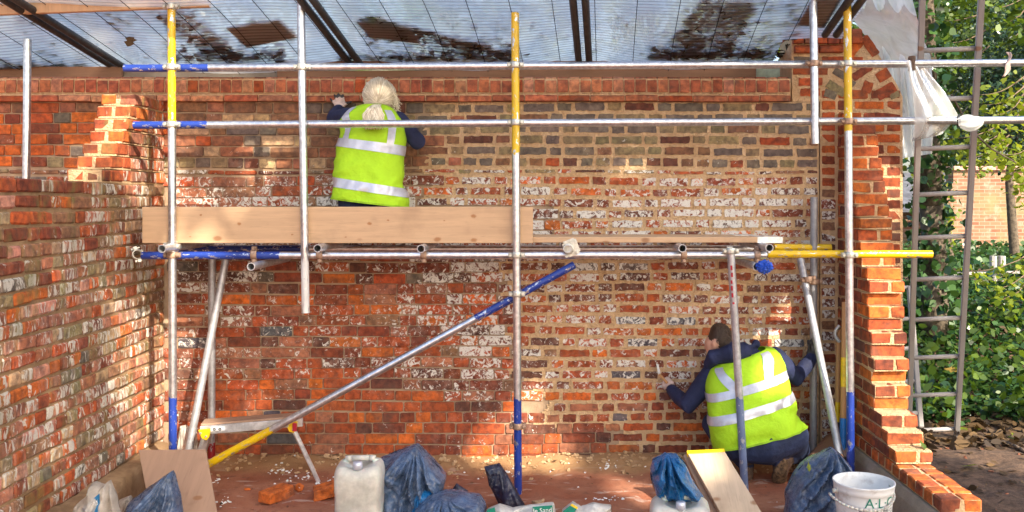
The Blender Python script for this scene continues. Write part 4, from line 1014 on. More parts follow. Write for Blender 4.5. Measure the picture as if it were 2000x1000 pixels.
sh, el, wr = at(1512, 700, -.33), at(1556, 738, -.28), at(1585, 700, -.17)
C.append(('navy', [(sh, .078), (sh.lerp(el, .5), .070), (el, .060), (el.lerp(wr, .5), .050), (wr, .042)]))
hand(C, wr, at(1590, 680, -.155), [at(1583, 664, -.16), at(1588, 660, -.165), at(1594, 660, -.165), at(1599, 664, -.16)], None, (at(1580, 674, -.18), -1), 'glove_tip', 'glove_tip')
kn = at(1392, 828, -.20); C.append(('denim', [(at(1442, 862, -.44), .115), (at(1410, 845, -.30), .095), (kn, .074)]))
an = at(1458, 908, -.36); C.append(('denim', [(kn, .072), (kn.lerp(an, .5), .066), (an, .05)]))
C.append(('boot', [(at(1458, 905, -.36), .048), (at(1458, 922, -.37), .047), (at(1458, 934, -.36), .042, .038, Vector((1, 0, 0)))])); C.append(('sole', [(at(1458, 941, -.395), .040, .018, Vector((1, 0, 0))), (at(1452, 937, -.20), .044, .018, Vector((1, 0, 0)))]))
kn = at(1560, 905, -.10); kn.z = .1; C.append(('denim', [(at(1545, 858, -.44), .11), (at(1555, 880, -.28), .09), (kn, .07)]))
an = at(1538, 893, -.44); C.append(('denim', [(kn, .066), (kn.lerp(an, .5), .062), (an, .052)]))
C.append(('boot', [(an, .050), (at(1531, 903, -.48), .052), (at(1524, 915, -.49), .050)]))
C.append(('sole', [(at(1530, 902, -.535), .036, .016, Vector((1, 0, 0))), (at(1524, 922, -.535), .047, .018, Vector((1, 0, 0))), (at(1522, 938, -.50), .052, .022, Vector((1, 0, 0)))]))
C.append(('boot', [(at(1526, 915, -.49), .048), (at(1521, 934, -.45), .050, .03, Vector((1, 0, 0)))]))
b_ = keep(body('body', C, ['navy', 'skin', 'denim', 'glove', 'glove_tip', 'boot', 'sole', 'brownhair']), ma)
gm_ = Garment([(1394, 876, 1574, 830, -.455, .165), (1388, 842, 1556, 793, -.455, .16), (1384, 804, 1541, 758, -.44, .155), (1380, 766, 1532, 720, -.41, .145), (1382, 734, 1525, 695, -.38, .14), (1396, 712, 1512, 680, -.36, .115), (1425, 700, 1492, 678, -.35, .09)], 7)
vest(gm_, ma, [(.235, .315), (.43, .505)], [((.46, BK - .18, .26), (.80, BK - .95, .40)), ((.46, BK + .38, .26), (.90, BK + .55, .40))])
paths = []
hc = at(1405, 657, -.272)
for _ in range(500):
    d = Vector((rng.gauss(.1, .9), rng.gauss(-.2, .9), rng.gauss(.3, .8))).normalized()
    if d.z < -.35 or d.x < -.45: continue
    p = hc + Vector((d.x * .078, d.y * .094, d.z * .09)); paths.append([p * 1.0, p + d * .006 + Vector((rng.uniform(-.006, .006), rng.uniform(-.006, .006), -.010)), p + d * .004 + Vector((0, 0, -.022))])
keep(strand_hair('hair', None, paths, .0022, M['brownhair']), ma)
g = G(); g.tube(at(1303, 748, -.10), at(1288, 731, -.06), .009, n=8); o = g.mk('pointing_trowel_handle', M['handle']); 
tr_ = tag(empty('pointing_trowel', at(1296, 740, -.08)), 'small pointing trowel in the crouching worker\'s left hand', 'trowel'); o.name = 'handle'; keep(o, tr_)
a_, b2 = at(1288, 731, -.06), at(1284, 712, -.03); g = G(); g.prism([(-.010, 0), (.010, 0), (.008, .07), (-.008, .07)], -.001, .001); o = keep(g.mk('blade', M['alu'], None), tr_); o.matrix_basis = Matrix.Translation(a_) @ (b2 - a_).to_track_quat('Z', 'Y').to_matrix().to_4x4()

# ------------------------------------------------------------------ clutter on the ground
def slab(name, quad, Ys, th, mat, label=None, cat=None, parent=None, bev=.003):
    """four pixel corners (clockwise from top left) each at its own distance"""
    c = [at(px, py, y) for (px, py), y in zip(quad, Ys)]; n = (c[1] - c[0]).cross(c[3] - c[0]).normalized()
    if n.y < 0: n = -n
    b0 = c[0]; ux = (c[1] - c[0] + c[2] - c[3]).normalized(); uz = (c[0] - c[3] + c[1] - c[2]); uz = (uz - ux * uz.dot(ux)).normalized(); uy = uz.cross(ux)
    if uy.dot(n) < 0: uy = -uy
    Mx = Matrix((ux, uz.cross(ux), uz)).transposed(); loc = sum(c, Vector()) / 4
    v = [Mx.transposed() @ (q - loc) for q in c] + [Mx.transposed() @ (q + n * th - loc) for q in c]
    o = mk(name, v, [(0, 1, 2, 3), (7, 6, 5, 4), (0, 4, 5, 1), (1, 5, 6, 2), (2, 6, 7, 3), (3, 7, 4, 0)], mat, parent)
    o.location = loc; o.rotation_euler = Mx.to_euler(); bevel(o, bev, 1); return tag(o, label, cat) if label else o
def pillow(name, outl, Y, th, mat, label=None, cat=None, centre=None, crum=.5, seed=0, rings=26, n=150, parent=None, lean=0, back=.6):
    """a stuffed or crumpled sack: outline at its real distance, swelling front and back"""
    o = [Vector(q) for q in outl]; c = Vector(centre) if centre else sum(o, Vector((0, 0))) / len(o)
    per = [0];
    for a, b in zip(o, o[1:] + o[:1]): per.append(per[-1] + (b - a).length)
    pts = []
    for i in range(n):
        s = per[-1] * i / n; k = max(j for j in range(len(o)) if per[j] <= s); f = (s - per[k]) / max(1e-6, per[k + 1] - per[k]); pts.append(o[k].lerp(o[(k + 1) % len(o)], f))
    g = G(); apx = min(o, key=lambda q: q.y)
    for side in (-1, 1):
        P = []
        for r in range(rings + 1):
            u = r / rings; row = []
            for q in pts:
                x = c.lerp(q, math.sin(u * math.pi / 2) ** .9); p = at(x.x, x.y, Y); d = math.cos(u * math.pi / 2) ** .75
                w_ = Vector((p.x * 7 + seed, p.z * 7, side * 3)); vo = noise.voronoi(w_)[0]; rid = (vo[1] - vo[0]); vo2 = noise.voronoi(w_ * 2.3)[0]
                wp = Vector((p.x * 9 + seed + .8 * noise.noise(w_ * .6), p.z * 3.2 + .9 * noise.noise(w_ * .7 + Vector((5, 0, 0))), side * 2 + seed)); r1 = 1 - abs(noise.noise(wp)) * 2.6; wq = Vector((p.x * 13 + p.z * 16, p.z * 9 - p.x * 6, seed)); r2 = 1 - abs(noise.noise(wq)) * 2.6
                ap = at(apx.x, apx.y, Y); an_ = math.atan2(p.x - ap.x, -(p.z - ap.z) + .02); di = math.hypot(p.x - ap.x, p.z - ap.z); wa = Vector((an_ * 4.2 + .5 * noise.noise(w_), di * 2.2, seed + side)); r3 = 1 - abs(noise.noise(wa)) * 3
                cr = .75 * r3 + .25 * r1 + .22 * r2 + .5 * noise.noise(w_ * .8)
                p.y += side * th * d * ((1 if side < 0 else back) * (1 + crum * cr)) + lean * (p.z)
                p.x += .010 * crum * noise.noise(w_ * 2) ; p.z += .010 * crum * noise.noise(w_ * 2 + Vector((9, 0, 0)))
                row.append(p)
            row.append(row[0]); P.append(row if side < 0 else row[::-1])
        g.grid(P)
    me_o = g.mk(name, mat, parent, True); bm = bmesh.new(); bm.from_mesh(me_o.data); bmesh.ops.remove_doubles(bm, verts=bm.verts, dist=.0006); bmesh.ops.recalc_face_normals(bm, faces=bm.faces); bm.to_mesh(me_o.data); bm.free()
    return tag(me_o, label, cat) if label else me_o
def text_mesh(s, size):
    cu = bpy.data.curves.new('t', 'FONT'); cu.body = s; cu.size = size; cu.align_x = 'CENTER'; cu.extrude = 0; cu.resolution_u = 3
    o = bpy.data.objects.new('t', cu); col.objects.link(o); dg = bpy.context.evaluated_depsgraph_get(); me = bpy.data.meshes.new_from_object(o.evaluated_get(dg)); bpy.data.objects.remove(o); return me

# jerrycans
def jerrycan(loc, rz_, label, w_=.245, d_=.24, h=.40):
    r = tag(empty('jerrycan', loc, rz_), label, 'jerrycan', 'white plastic jerrycans')
    P = []; n = 48
    for z_, k in ((0, .90), (.015, .97), (.04, 1), (h * .33, .995), (h * .36, .975), (h * .64, .975), (h * .67, .995), (h - .075, 1), (h - .045, .985), (h - .022, .94), (h - .008, .86), (h, .74), (h - .006, .5), (h - .02, .2), (h - .022, .0)):
        row = []
        for i in range(n + 1):
            a = 2 * math.pi * i / n; ca, sa = math.cos(a), math.sin(a); e = .42
            x = math.copysign(abs(ca) ** e, ca) * w_ / 2 * k; y = math.copysign(abs(sa) ** e, sa) * d_ / 2 * k
            dz = -.018 * math.exp(-(x / .05) ** 2) if z_ > h - .05 else 0
            row.append((x, y, z_ + dz))
        P.append(row)
    g = G(); g.grid(P); g.add(P[0][:-1], [tuple(range(n - 1, -1, -1))]); g.mk('tank', M['white_plastic'], r, True)
    g = G(); pts_ = [(-.075, 0, h - .02), (-.078, 0, h + .008), (-.045, 0, h + .012), (.045, 0, h + .012), (.078, 0, h + .008), (.075, 0, h - .02)]
    g.path(pts_, [.017, .018, .015, .015, .018, .017], 12); o = g.mk('carry_handle', M['white_plastic'], r, True); o.location = (0, .03, -.002)
    g = G(); g.lathe([(.0, .04), (.02, .04), (.025, .036), (.026, 0), (.0, 0)], 20, (0, -.085, h - .018)); g.mk('cap', M['reflect'], r, True)
    return r
jerrycan(at(703, 1000, -1.48).xy.to_3d() + Vector((0, 0, .01)), R(3), 'upright milky white jerrycan beside the big grey-blue sack', .252, .25, .415)
jerrycan(at(1328, 1000, -1.55).xy.to_3d() + Vector((0, 0, -.10)), R(-6), 'white jerrycan under the bright blue plastic sack', .315, .27, .34)

# sacks
BG, BB, BN = M['bag_grey'], M['bag_blue'], M['bag_navy']
pillow('rubble_sack', [(733, 915), (745, 893), (775, 880), (814, 867), (832, 884), (871, 927), (868, 945), (862, 968), (846, 985), (838, 1030), (735, 1030), (738, 960)], -1.2, .20, BG, 'large grey-blue rubble sack slumped behind the white jerrycan', 'sack', (795, 945), .55, 1)
g = G(); P = []
pillow('rubble_sack', [(805, 1030), (812, 990), (838, 968), (868, 960), (905, 961), (938, 968), (949, 985), (952, 1030)], -1.42, .16, BG, 'low grey-blue rubble sack at the bottom edge beside the trough bag', 'sack', (880, 1000), .6, 4)
pillow('plastic_sack', [(792, 1025), (800, 985), (820, 950), (832, 958), (846, 962), (842, 985), (830, 1025)], -1.36, .06, BB, 'small bright blue plastic bag tucked between the two grey-blue sacks', 'sack', (820, 990), .6, 6)
pillow('plastic_scrap', [(876, 965), (892, 943), (914, 958), (920, 975), (885, 980)], -1.05, .02, BN, 'pointed dark plastic scrap behind the low grey sack', 'plastic scrap', None, .4, 8)
yb_ = pillow('plastic_wrap', [(692, 915), (702, 900), (732, 892), (740, 902), (728, 915), (700, 922)], -1.27, .03, M['yellow_print'], 'yellow plastic wrapper between the jerrycan and the big sack', 'wrapper', None, .5, 9)
pillow('folded_sheet', [(946, 912), (975, 904), (990, 925), (1010, 960), (1024, 985), (1045, 1030), (985, 1030), (972, 980), (955, 945)], -.98, .05, BN, 'stiff folded navy plastic sheet lying against the blue pole foot', 'plastic sheet', (990, 965), .45, 12)
pillow('sand_bag', [(935, 1030), (952, 994), (975, 984), (1000, 992), (1035, 986), (1082, 983), (1090, 1030)], -1.5, .09, M['bag_white'], 'white sand bag with green label at the bottom edge', 'sand bag', (1020, 1015), .5, 15)
pillow('sand_bag', [(1092, 1030), (1098, 996), (1118, 981), (1135, 990), (1160, 983), (1194, 988), (1196, 1030)], -1.5, .08, M['bag_white'], 'crumpled white sand bag with green corner at the bottom edge', 'sand bag', (1145, 1015), .6, 17)
lab = tag(empty('sand_bag_label', at(1063, 996, -1.62)), 'green printed label reading le Sand on the white sand bag', 'label')
q = slab('panel', [(1040, 990), (1079, 987), (1081, 1018), (1041, 1018)], (-1.615,) * 4, .003, M['green_print']); keep(q, lab)
me = text_mesh('le Sand', .034); o = link('lettering', me, M['white_print']); o.location = at(1060, 1001, -1.619); o.rotation_euler = (R(90), R(-4), 0); keep(o, lab)
for nm, qd, m_, lb in (('green_corner', [(1099, 999), (1113, 988), (1127, 994), (1112, 1012)], 'green_print', 'green printed corner of the crumpled white sand bag'), ('yellow_stripe', [(1113, 987), (1117, 984), (1129, 991), (1127, 995)], 'yellow_print', 'yellow stripe on the corner of the crumpled white sand bag'), ('green_patch', [(951, 996), (966, 991), (970, 1010), (950, 1012)], 'green_print', 'green printed patch at the left end of the labelled sand bag')):
    tag(slab(nm, qd, (-1.605,) * 4, .003, M[m_], None, None, None, .001), lb, 'printed patch')
pillow('plastic_sack', [(1270, 915), (1275, 898), (1300, 886), (1322, 887), (1338, 905), (1352, 935), (1374, 968), (1330, 976), (1285, 975), (1276, 950)], -1.42, .12, BB, 'shiny bright blue plastic sack heaped on the white jerrycan', 'sack', (1315, 935), .75, 21)
pillow('rubble_sack', [(1531, 1030), (1535, 960), (1552, 925), (1575, 900), (1610, 882), (1625, 873), (1640, 885), (1656, 905), (1652, 930), (1640, 960), (1625, 985), (1620, 1030)], -1.2, .15, BG, 'tall grey-blue sack leaning beside the white bucket', 'sack', (1590, 950), .5, 25)
pillow('rubble_sheet', [(225, 1035), (258, 975), (300, 945), (337, 919), (342, 930), (350, 965), (362, 1035)], -1.38, .09, BG, 'pointed grey-blue plastic sheet propped against the dirty board', 'plastic sheet', (310, 985), .55, 28)
pillow('clear_bag', [(136, 1035), (150, 985), (182, 958), (186, 940), (205, 946), (214, 938), (226, 962), (240, 1035)], -1.62, .07, M['bag_clear'], 'cloudy clear bag with blue print in the bottom left corner', 'bag', (192, 995), .7, 31)
pillow('clear_bag', [(222, 1010), (235, 976), (255, 968), (268, 985), (262, 1012)], -1.30, .03, M['bag_clear'], 'small clear bag beside the pointed grey-blue sheet', 'bag', None, .5, 33)
pillow('clear_bag', [(345, 892), (352, 832), (362, 830), (384, 838), (388, 892)], -.28, .03, M['bag_clear'], 'clear plastic bag in the corner behind the left prop', 'bag', None, .5, 35)
lb = tag(empty('bag_print', at(180, 985, -1.71)), 'blue printed panel with white letters on the clear bag', 'label')
keep(slab('panel', [(160, 992), (194, 964), (195, 1020), (150, 1020)], (-1.70, -1.70, -1.705, -1.705), .003, M['blue_print'], None, None, None, .001), lb)
me = text_mesh('NEU', .03); o = link('lettering', me, M['white_print']); o.location = at(183, 990, -1.711); o.rotation_euler = (R(90), R(-28), 0); keep(o, lb)

# boards on the ground
slab('plywood_board', [(270, 878), (402, 877), (428, 1022), (298, 1024)], (-.80, -.80, -1.22, -1.22), .016, M['ply'], 'dirty pinkish plywood board leaning in front of the left poles', 'board')
slab('leaning_plank', [(1342, 883), (1414, 879), (1512, 1040), (1428, 1040)], (-.95, -.95, -1.42, -1.42), .036, M['plank_grey'], 'weathered plank with yellow painted end leaning beside the blue sack', 'plank')
keepq = slab('leaning_plank', [(1334, 889), (1350, 886), (1438, 1040), (1406, 1040)], (-.90, -.90, -1.36, -1.36), .036, M['ply'], 'second plank underneath the weathered plank', 'plank')
tag(slab('yellow_end_paint', [(1341, 880), (1414, 876), (1416, 882), (1343, 886)], (-.945, -.945, -.965, -.965), .034, M['yellow'], None, None, None, .001), 'yellow paint along the end of the weathered plank', 'paint')
slab('ground_plank', [(1618, 858), (1640, 845), (1652, 905), (1560, 925)], (-.10, -.14, -.75, -.55), .03, M['plank_dark'], 'brown plank lying in the corner behind the tools', 'plank')

# bucket
bk = tag(empty('bucket', at(1687, 1000, -1.62).xy.to_3d() + Vector((0, 0, .0))), 'white plastic bucket with green lettering in front of the stepped wall', 'bucket')
hb = at(0, 938, -1.62).z; rt_, rb_ = .148, .12
t = NT('dirty_white_bucket'); p = t.obj(); n = t.noise(p, 12, 6, .7); n2 = t.noise(t.mapping(p, (1, 1, .4)), 7, 5)
c = t.mix(t.ramp(n, .52, .7, 0, .5), (.72, .72, .70), (.36, .30, .25)); c = t.mix(t.ramp(n2, .62, .72, 0, .7), c, (.45, .17, .07)); M['bucket'] = t.fin(c, .45, nrm=t.bump(n, .3, .004))
g = G(); g.lathe([(0, .004), (rb_, .004), (rb_ + (rt_ - rb_) * .75, hb * .75), (rt_ - .006, hb - .052), (rt_ - .004, hb - .050), (rt_ + .001, hb - .048), (rt_ + .001, hb - .03), (rt_ + .003, hb - .012), (rt_ + .006, hb - .008), (rt_ + .006, hb - .001), (rt_ + .002, hb), (rt_ - .003, hb - .003), (rt_ - .005, hb - .02), (rb_ - .003, .05), (0, .05)], 64); g.mk('pail', M['bucket'], bk, True)
g = G(); pts_ = []
for i in range(25):
    a = math.pi * (1 + i / 24) ; pts_.append(((rt_ + .012) * math.cos(a) * 1.04, (rt_ + .012) * math.sin(a) * 1.0, hb - .045 - .055 * math.sin(math.pi * i / 24) ** 1.0))
g.path(pts_, [.0065] * 25, 8); o = g.mk('bail_handle', M['white_plastic'], bk, True); o.rotation_euler = (0, R(-4), R(9))
for s in (-1, 1): g = G(); g.tube(((rt_ - .002) * s, 0, hb - .045), ((rt_ + .020) * s, 0, hb - .045), .012, n=12); o = g.mk('handle_boss', M['white_plastic'], bk, True); o.rotation_euler = (0, 0, R(9))
def curved(txt, size, z_, a0, mat, nm):
    me = text_mesh(txt, size); 
    bm = bmesh.new(); bm.from_mesh(me); bmesh.ops.triangulate(bm, faces=bm.faces); bmesh.ops.subdivide_edges(bm, edges=bm.edges, cuts=1); bm.to_mesh(me); bm.free()
    for v in me.vertices:
        zz = z_ + v.co.y; rr = rb_ + (rt_ - rb_) * zz / hb + .0022; a = a0 + v.co.x / rr; v.co = Vector((rr * math.sin(a), -rr * math.cos(a), zz))
    return link(nm, me, M[mat], bk)
curved('A·L·C', .070, hb - .098, .28, 'green_print', 'lettering'); curved('ANGLIA LIME CO', .028, hb - .128, .26, 'darksteel', 'lettering'); curved('Lime', .030, hb - .160, .5, 'red_print', 'lettering')

# hop-up work platform
hp = tag(empty('work_platform', at(500, 900, -.32).xy.to_3d()), 'low aluminium work platform with wooden top standing at the wall', 'work platform')
A = [at(392, 828, -.52), at(592, 812, -.52), at(575, 806, -.24), at(400, 818, -.24)]
def kp(o): return keep(o, hp)
def quadbox(c, th, mat, nm): 
    v = [Vector(q) for q in c] + [Vector(q) - Vector((0, 0, th)) for q in c]; o = mk(nm, v, [(0, 1, 2, 3), (7, 6, 5, 4), (0, 4, 5, 1), (1, 5, 6, 2), (2, 6, 7, 3), (3, 7, 4, 0)], mat); return kp(bevel(o, .002, 1))
quadbox(A, .012, M['ply'], 'deck')
for i, j in ((0, 1), (3, 2)):
    a_, b2 = A[i] - Vector((0, 0, .0125)), A[j] - Vector((0, 0, .0125)); y_ = -.018 if i == 0 else .0
    quadbox([a_ + Vector((0, y_, 0)), b2 + Vector((0, y_, 0)), b2 + Vector((0, y_ + .02, 0)), a_ + Vector((0, y_ + .02, 0))], .052, M['alu'], 'side_rail')
for (px, py), (qx, qy), ya, yb in (((572, 835), (622, 946), -.53, -.47), ((405, 842), (372, 942), -.53, -.47), ((571, 834), (611, 932), -.25, -.22), ((412, 838), (384, 930), -.25, -.22)):
    a_, b2 = at(px, py, ya), at(qx, qy, yb); b2.z = float(gz(b2.x, b2.y)) - .0
    o = oriented('leg', a_, b2, lambda g, L: g.box((-.024, -.013, 0), (.024, .013, L)), M['alu']); kp(bevel(o, .004, 1))
for (px, py), y_ in (((568, 832), -.556), ((398, 846), -.556)):
    c = at(px, py, y_); o = mk('hinge', [Vector((x, y, z)) for y in (0, .012) for x, z in ((-.035, .02), (.04, .028), (.035, -.02), (.018, -.045), (-.01, -.035))], [(4, 3, 2, 1, 0), (5, 6, 7, 8, 9)] + [(i, (i + 1) % 5, 5 + (i + 1) % 5, 5 + i) for i in range(5)], M['yellow']); o.location = c; hg = kp(o)
    for dx, dz in ((-.02, .0), (.015, -.02)): g = G(); g.tube((c.x + dx, c.y - .006, c.z + dz), (c.x + dx, c.y + .003, c.z + dz), .007, n=10); keep(g.mk('rivet', M['alu']), hg)
c = at(575, 836, -.575); g = G().box((c.x - .012, c.y - .003, c.z - .02), (c.x + .014, c.y + .006, c.z + .03)); o = kp(g.mk('catch', M['red_flag']))
g = G().box((0, -.002, -.014), (.09, .0, .014)); o = g.mk('sticker', M['white_print']); o.location = at(412, 838, -.54) + Vector((0, -.004, 0)); o.rotation_euler = (0, R(-4), 0); stk = kp(o)
for k in range(2): g = G(); g.lathe([(.004, 0), (.009, 0)], 14); o = g.mk('sticker_mark', M['dark_print']); o.rotation_euler = (R(90), 0, 0); o.location = at(416 + 11 * k, 838, -.545) + Vector((.01, -.006, 0)); keep(o, stk)

# loose bricks and rubble
def loose(px, py, Y, dims, rot, colr, lab, jit=.004, name='loose_brick'):
    v, f = brick_box(*dims, jit, .004); me = bpy.data.meshes.new(name); me.from_pydata([tuple(x) for x in v], [], f); set_bcol(me, [(*PAL[colr], .05)] * len(v)); me.materials.append(M['brick_new'])
    o = bpy.data.objects.new(name, me); col.objects.link(o); p = at(px, py, Y); p.z = float(gz(p.x, p.y)) + dims[2] / 2 + .002; o.location = p; o.rotation_euler = rot; return tag(o, lab, 'brick', 'loose bricks on the ground')
loose(540, 985, -.80, (.105, .19, .066), (0, 0, R(-32)), 'orange', 'whole orange brick lying on the ground left of the jerrycan')
loose(634, 970, -.78, (.13, .11, .075), (R(6), R(-14), R(12)), 'orange', 'broken orange brick next to the white jerrycan', .014)
loose(628, 950, -.70, (.09, .08, .05), (R(5), R(8), R(30)), 'pink', 'pale broken brick under the work platform leg', .012)
loose(571, 960, -.62, (.05, .05, .035), (0, 0, R(20)), 'rose', 'small brick lump behind the whole orange brick', .01)
loose(584, 962, -.66, (.035, .05, .045), (0, R(15), R(40)), 'orange', 'small upright brick chip beside the broken brick', .008)
loose(483, 962, -.62, (.035, .03, .012), (0, 0, .3), 'orange', 'tiny orange brick chip on the earth left of the whole brick', .005)
loose(1052, 975, -.95, (.05, .06, .05), (0, 0, .5), 'buff', 'buff stone lump beside the navy folded sheet', .012)
# crumbs of lime and brick strewn about
g1, g2 = G(), G()
def crumb(g, x, y, r):
    z_ = float(gz(x, y)) + .016 * noise.noise(Vector((x, y, 0)) * 5) + .01 * noise.noise(Vector((x, y, 0)) * 14); v, f = brick_box(r * U(.7, 1.6), r * U(.7, 1.4), r * U(.4, .9), r * .25, r * .2); a = U(0, 6); ca, sa = math.cos(a), math.sin(a)
    g.add([(x + q[0] * ca - q[1] * sa, y + q[0] * sa + q[1] * ca, z_ + q[2] + r * .2) for q in v], f)
for _ in range(70): crumb(g1, U(-2.4, 2.0), -abs(rng.gauss(0, .45)) - .02, U(.004, .012))
for _ in range(14):
    cx_, cy_ = U(-2.2, 1.9), -abs(rng.gauss(0, .35)) - .03
    for _ in range(16): crumb(g1, cx_ + rng.gauss(0, .05), cy_ + rng.gauss(0, .035), U(.003, .017))
g3 = G()
for _ in range(420): crumb(g3, U(-2.4, 2.0), -abs(rng.gauss(0, .13)) - .01, U(.006, .03))
tag(g3.mk('mortar_droppings', M['mortar_new']), 'sandy lumps of dropped mortar along the foot of the wall', 'rubble', kind='stuff')
for _ in range(110): crumb(g2, U(-2.4, 2.0), U(-1.2, -.02), U(.004, .014))
for _ in range(110): crumb(g2, U(2.3, 4.6), U(-1.4, .9), U(.008, .028))
tag(g1.mk('lime_crumbs', M['white_print']), 'white crumbs of old lime scattered along the wall foot', 'rubble', kind='stuff'); o = g2.mk('brick_crumbs', M['brick_new']); set_bcol(o.data, [(*PAL['rose'], .05)] * len(o.data.vertices)); tag(o, 'small red brick crumbs scattered over the earth', 'rubble', kind='stuff')
# tools leaning in the corner
def tool(p0, p1, bands, label):
    r = tag(empty('long_tool', p0), label, 'tool', 'long handled tools in the corner'); L = (p1 - p0).length; z0_ = 0
    for f, m_, rr, nm in bands:
        a_, b2 = p0.lerp(p1, z0_), p0.lerp(p1, f); keep(oriented(nm, a_, b2, lambda g, q: g.lathe([(rr, 0), (rr, q * .3), (rr, q * .7), (rr, q)], 16), M[m_], None, True), r); z0_ = f
    return r
t1 = tool(at(1646, 878, -.42), at(1650, 590, -.30), [(.21, 'blue', .021, 'painted_band'), (.42, 'handle', .0195, 'shaft'), (.62, 'yellow', .020, 'painted_band'), (1, 'handle', .019, 'shaft')], 'wooden brush handle with yellow and blue painted bands')
g = G()
for _ in range(90): a = at(1646 + U(-7, 7), 876, -.42 + U(-.02, .02)); g.tube(a, a + Vector((U(-.03, .03), U(-.02, .02), -.05)), .0018, n=3)
keep(g.mk('bristles', M['glove']), t1)
t2 = tool(at(1635, 850, -.30), at(1639, 636, -.22), [(.12, 'darksteel', .017, 'ferrule'), (.3, 'yellow', .016, 'painted_band'), (1, 'handle', .016, 'shaft')], 'second tool handle with a grey end behind the painted brush')
g = G(); P = []
for i in range(15):
    a = math.pi * i / 14; c = at(1640 - 9 * math.sin(a), 668 - 32 * i / 14, -.24); P.append(c)
g.path(P, [.013] * 15, 10); keep(g.mk('grip', M['alu'], None, True), t2)
# small level and leaf on the brickwork
g = G().box((-.05, -.01, 0), (.05, .01, .026)); lv = tag(empty('small_level', at(213, 213, -.50)), 'small black and orange tool lying on the toothed stub', 'tool')
o = bevel(G().box((-.036, -.012, 0), (.036, .012, .022)).mk('case', M['black']), .003, 1); o.parent = lv
for s in (-.018, .018): o = G().box((s - .012, -.0135, .005), (s + .012, -.0125, .017)).mk('window', M['leaf_autumn']); o.parent = lv
flat_leaf('fallen_leaf', Vector((RX + .19, -.99, .375)), .09, M['leaf_mid'], 'green leaf lying on a step of the new brick wall', (R(40), R(20), 1))
flat_leaf('fallen_leaf', at(1258, 940, -.30), .11, M['leaf_lime'], 'pale green leaf on the earth in front of the wall', (R(-8), 0, R(70)))
flat_leaf('fallen_leaf', at(1580, 912, -1.38), .05, M['leaf_lime'], 'small lime leaf stuck on the tall grey-blue sack', (R(70), 0, 1))

# ------------------------------------------------------------------ ladders
def ladder(foot, top, half, n, pitch, first, label, name='ladder'):
    r = tag(empty(name, foot), label, 'ladder'); foot, top = Vector(foot), Vector(top); d = (top - foot).normalized()
    for s in (-1, 1):
        o = Vector((s * half, 0, 0)); keep(bevel(oriented('stile', foot + o, top + o, lambda g, L: g.box((-.019, -.032, 0), (.019, .032, L)), M['ladder']), .006, 2), r)
    for i in range(n):
        c = foot + d * (first + pitch * i); jx = U(-.008, .008)
        g = G(); g.tube(c + Vector((-half, 0, -.004 + jx)), c + Vector((half, 0, .012 + jx)), .0165, n=12); keep(g.mk('rung', M['ladder'], None, True), r)
    return r
fz = float(gz(3.1, .9))
A0, A1 = at(1821, 862, .88), at(1859, 0, -.50)
dl = (A1 - A0); A1 = A0 + dl * 1.06; A0.z -= .02
ladder(A0, A1, .187, 10, .337, .13, 'tall wooden ladder leaning on the right hand rails')
ladder(at(1758, 836, .75), at(1738, 560, 1.25), .16, 5, .26, .1, 'short grey ladder standing behind the end pier')

# ------------------------------------------------------------------ garden beyond
t = NT('distant_brickwork'); p = t.obj(); br = t.node('ShaderNodeTexBrick'); t.l.new(t.mapping(p, (1, 1, 1)), br.inputs[0])
mp = br.inputs[0].links[0].from_node; mp.inputs['Rotation'].default_value = (R(90), 0, 0)
for k, v in (('Color1', (.22, .09, .05, 1)), ('Color2', (.28, .17, .10, 1)), ('Mortar', (.30, .25, .18, 1)), ('Scale', 1.0), ('Mortar Size', .007), ('Brick Width', .225), ('Row Height', .075), ('Bias', -.1)): br.inputs[k].default_value = v
n = t.noise(p, 1.4, 5); c = t.mix(t.ramp(n, .45, .7, 0, .8), br.outputs[0], (.26, .22, .10)); c = t.mix(t.ramp(t.noise(p, 5, 4), .5, .7, 0, .4), c, (.48, .38, .30))
M['far_brick'] = t.fin(c, .9, nrm=t.bump(br.outputs['Fac'], -.5, .01))
fw = tag(empty('boundary_wall', at(1925, 540, 13)), 'old mottled brick boundary wall across the garden behind the ladder', 'brick wall')
fa, fb = at(1848, 560, 13), at(2080, 333, 13)
poly = [(fa.x, -.3), (fb.x + 6, -.3), (fb.x + 6, fb.z), (at(1862, 0, 13).x, fb.z), (at(1862, 0, 13).x, fb.z - .25)]
zz = fb.z - .3
while zz > 0: poly.append((at(1850 + U(-6, 14), 0, 13).x, zz)); zz -= .15
g = G(); g.prism(poly, 13, 13.35); o = g.mk('wall', M['far_brick']); keep(o, fw)
g = G(); x = at(1860, 0, 13).x
M['terracotta'] = plain('pink_coping_tile', (.55, .30, .24), .8)
while x < fb.x + 1: keep(bevel(G().box((x, 12.93, fb.z), (x + .44, 13.42, fb.z + .09)).mk('coping_slab', M['terracotta']), .01, 1), fw); x += .45
sh = tag(empty('shed', at(1815, 440, 15.5)), 'small shed with a slate roof beyond the garden', 'shed')
a_, b2 = at(1790, 430, 15.5), at(1862, 345, 16.5)
M['slate'] = plain('slate', (.10, .105, .13), .6, v=.4, sc=6)
keep(mk('roof', [(a_.x - 1, 14.6, a_.z + .25), (b2.x, 14.6, a_.z + .25), (b2.x, 16.5, b2.z + .1), (a_.x - 1, 16.5, b2.z + .1), (a_.x - 1, 14.6, a_.z + .2), (b2.x, 14.6, a_.z + .2), (b2.x, 16.5, b2.z + .05), (a_.x - 1, 16.5, b2.z + .05)], [(0, 1, 2, 3), (7, 6, 5, 4), (0, 4, 5, 1), (1, 5, 6, 2), (2, 6, 7, 3), (3, 7, 4, 0)], M['slate']), sh)
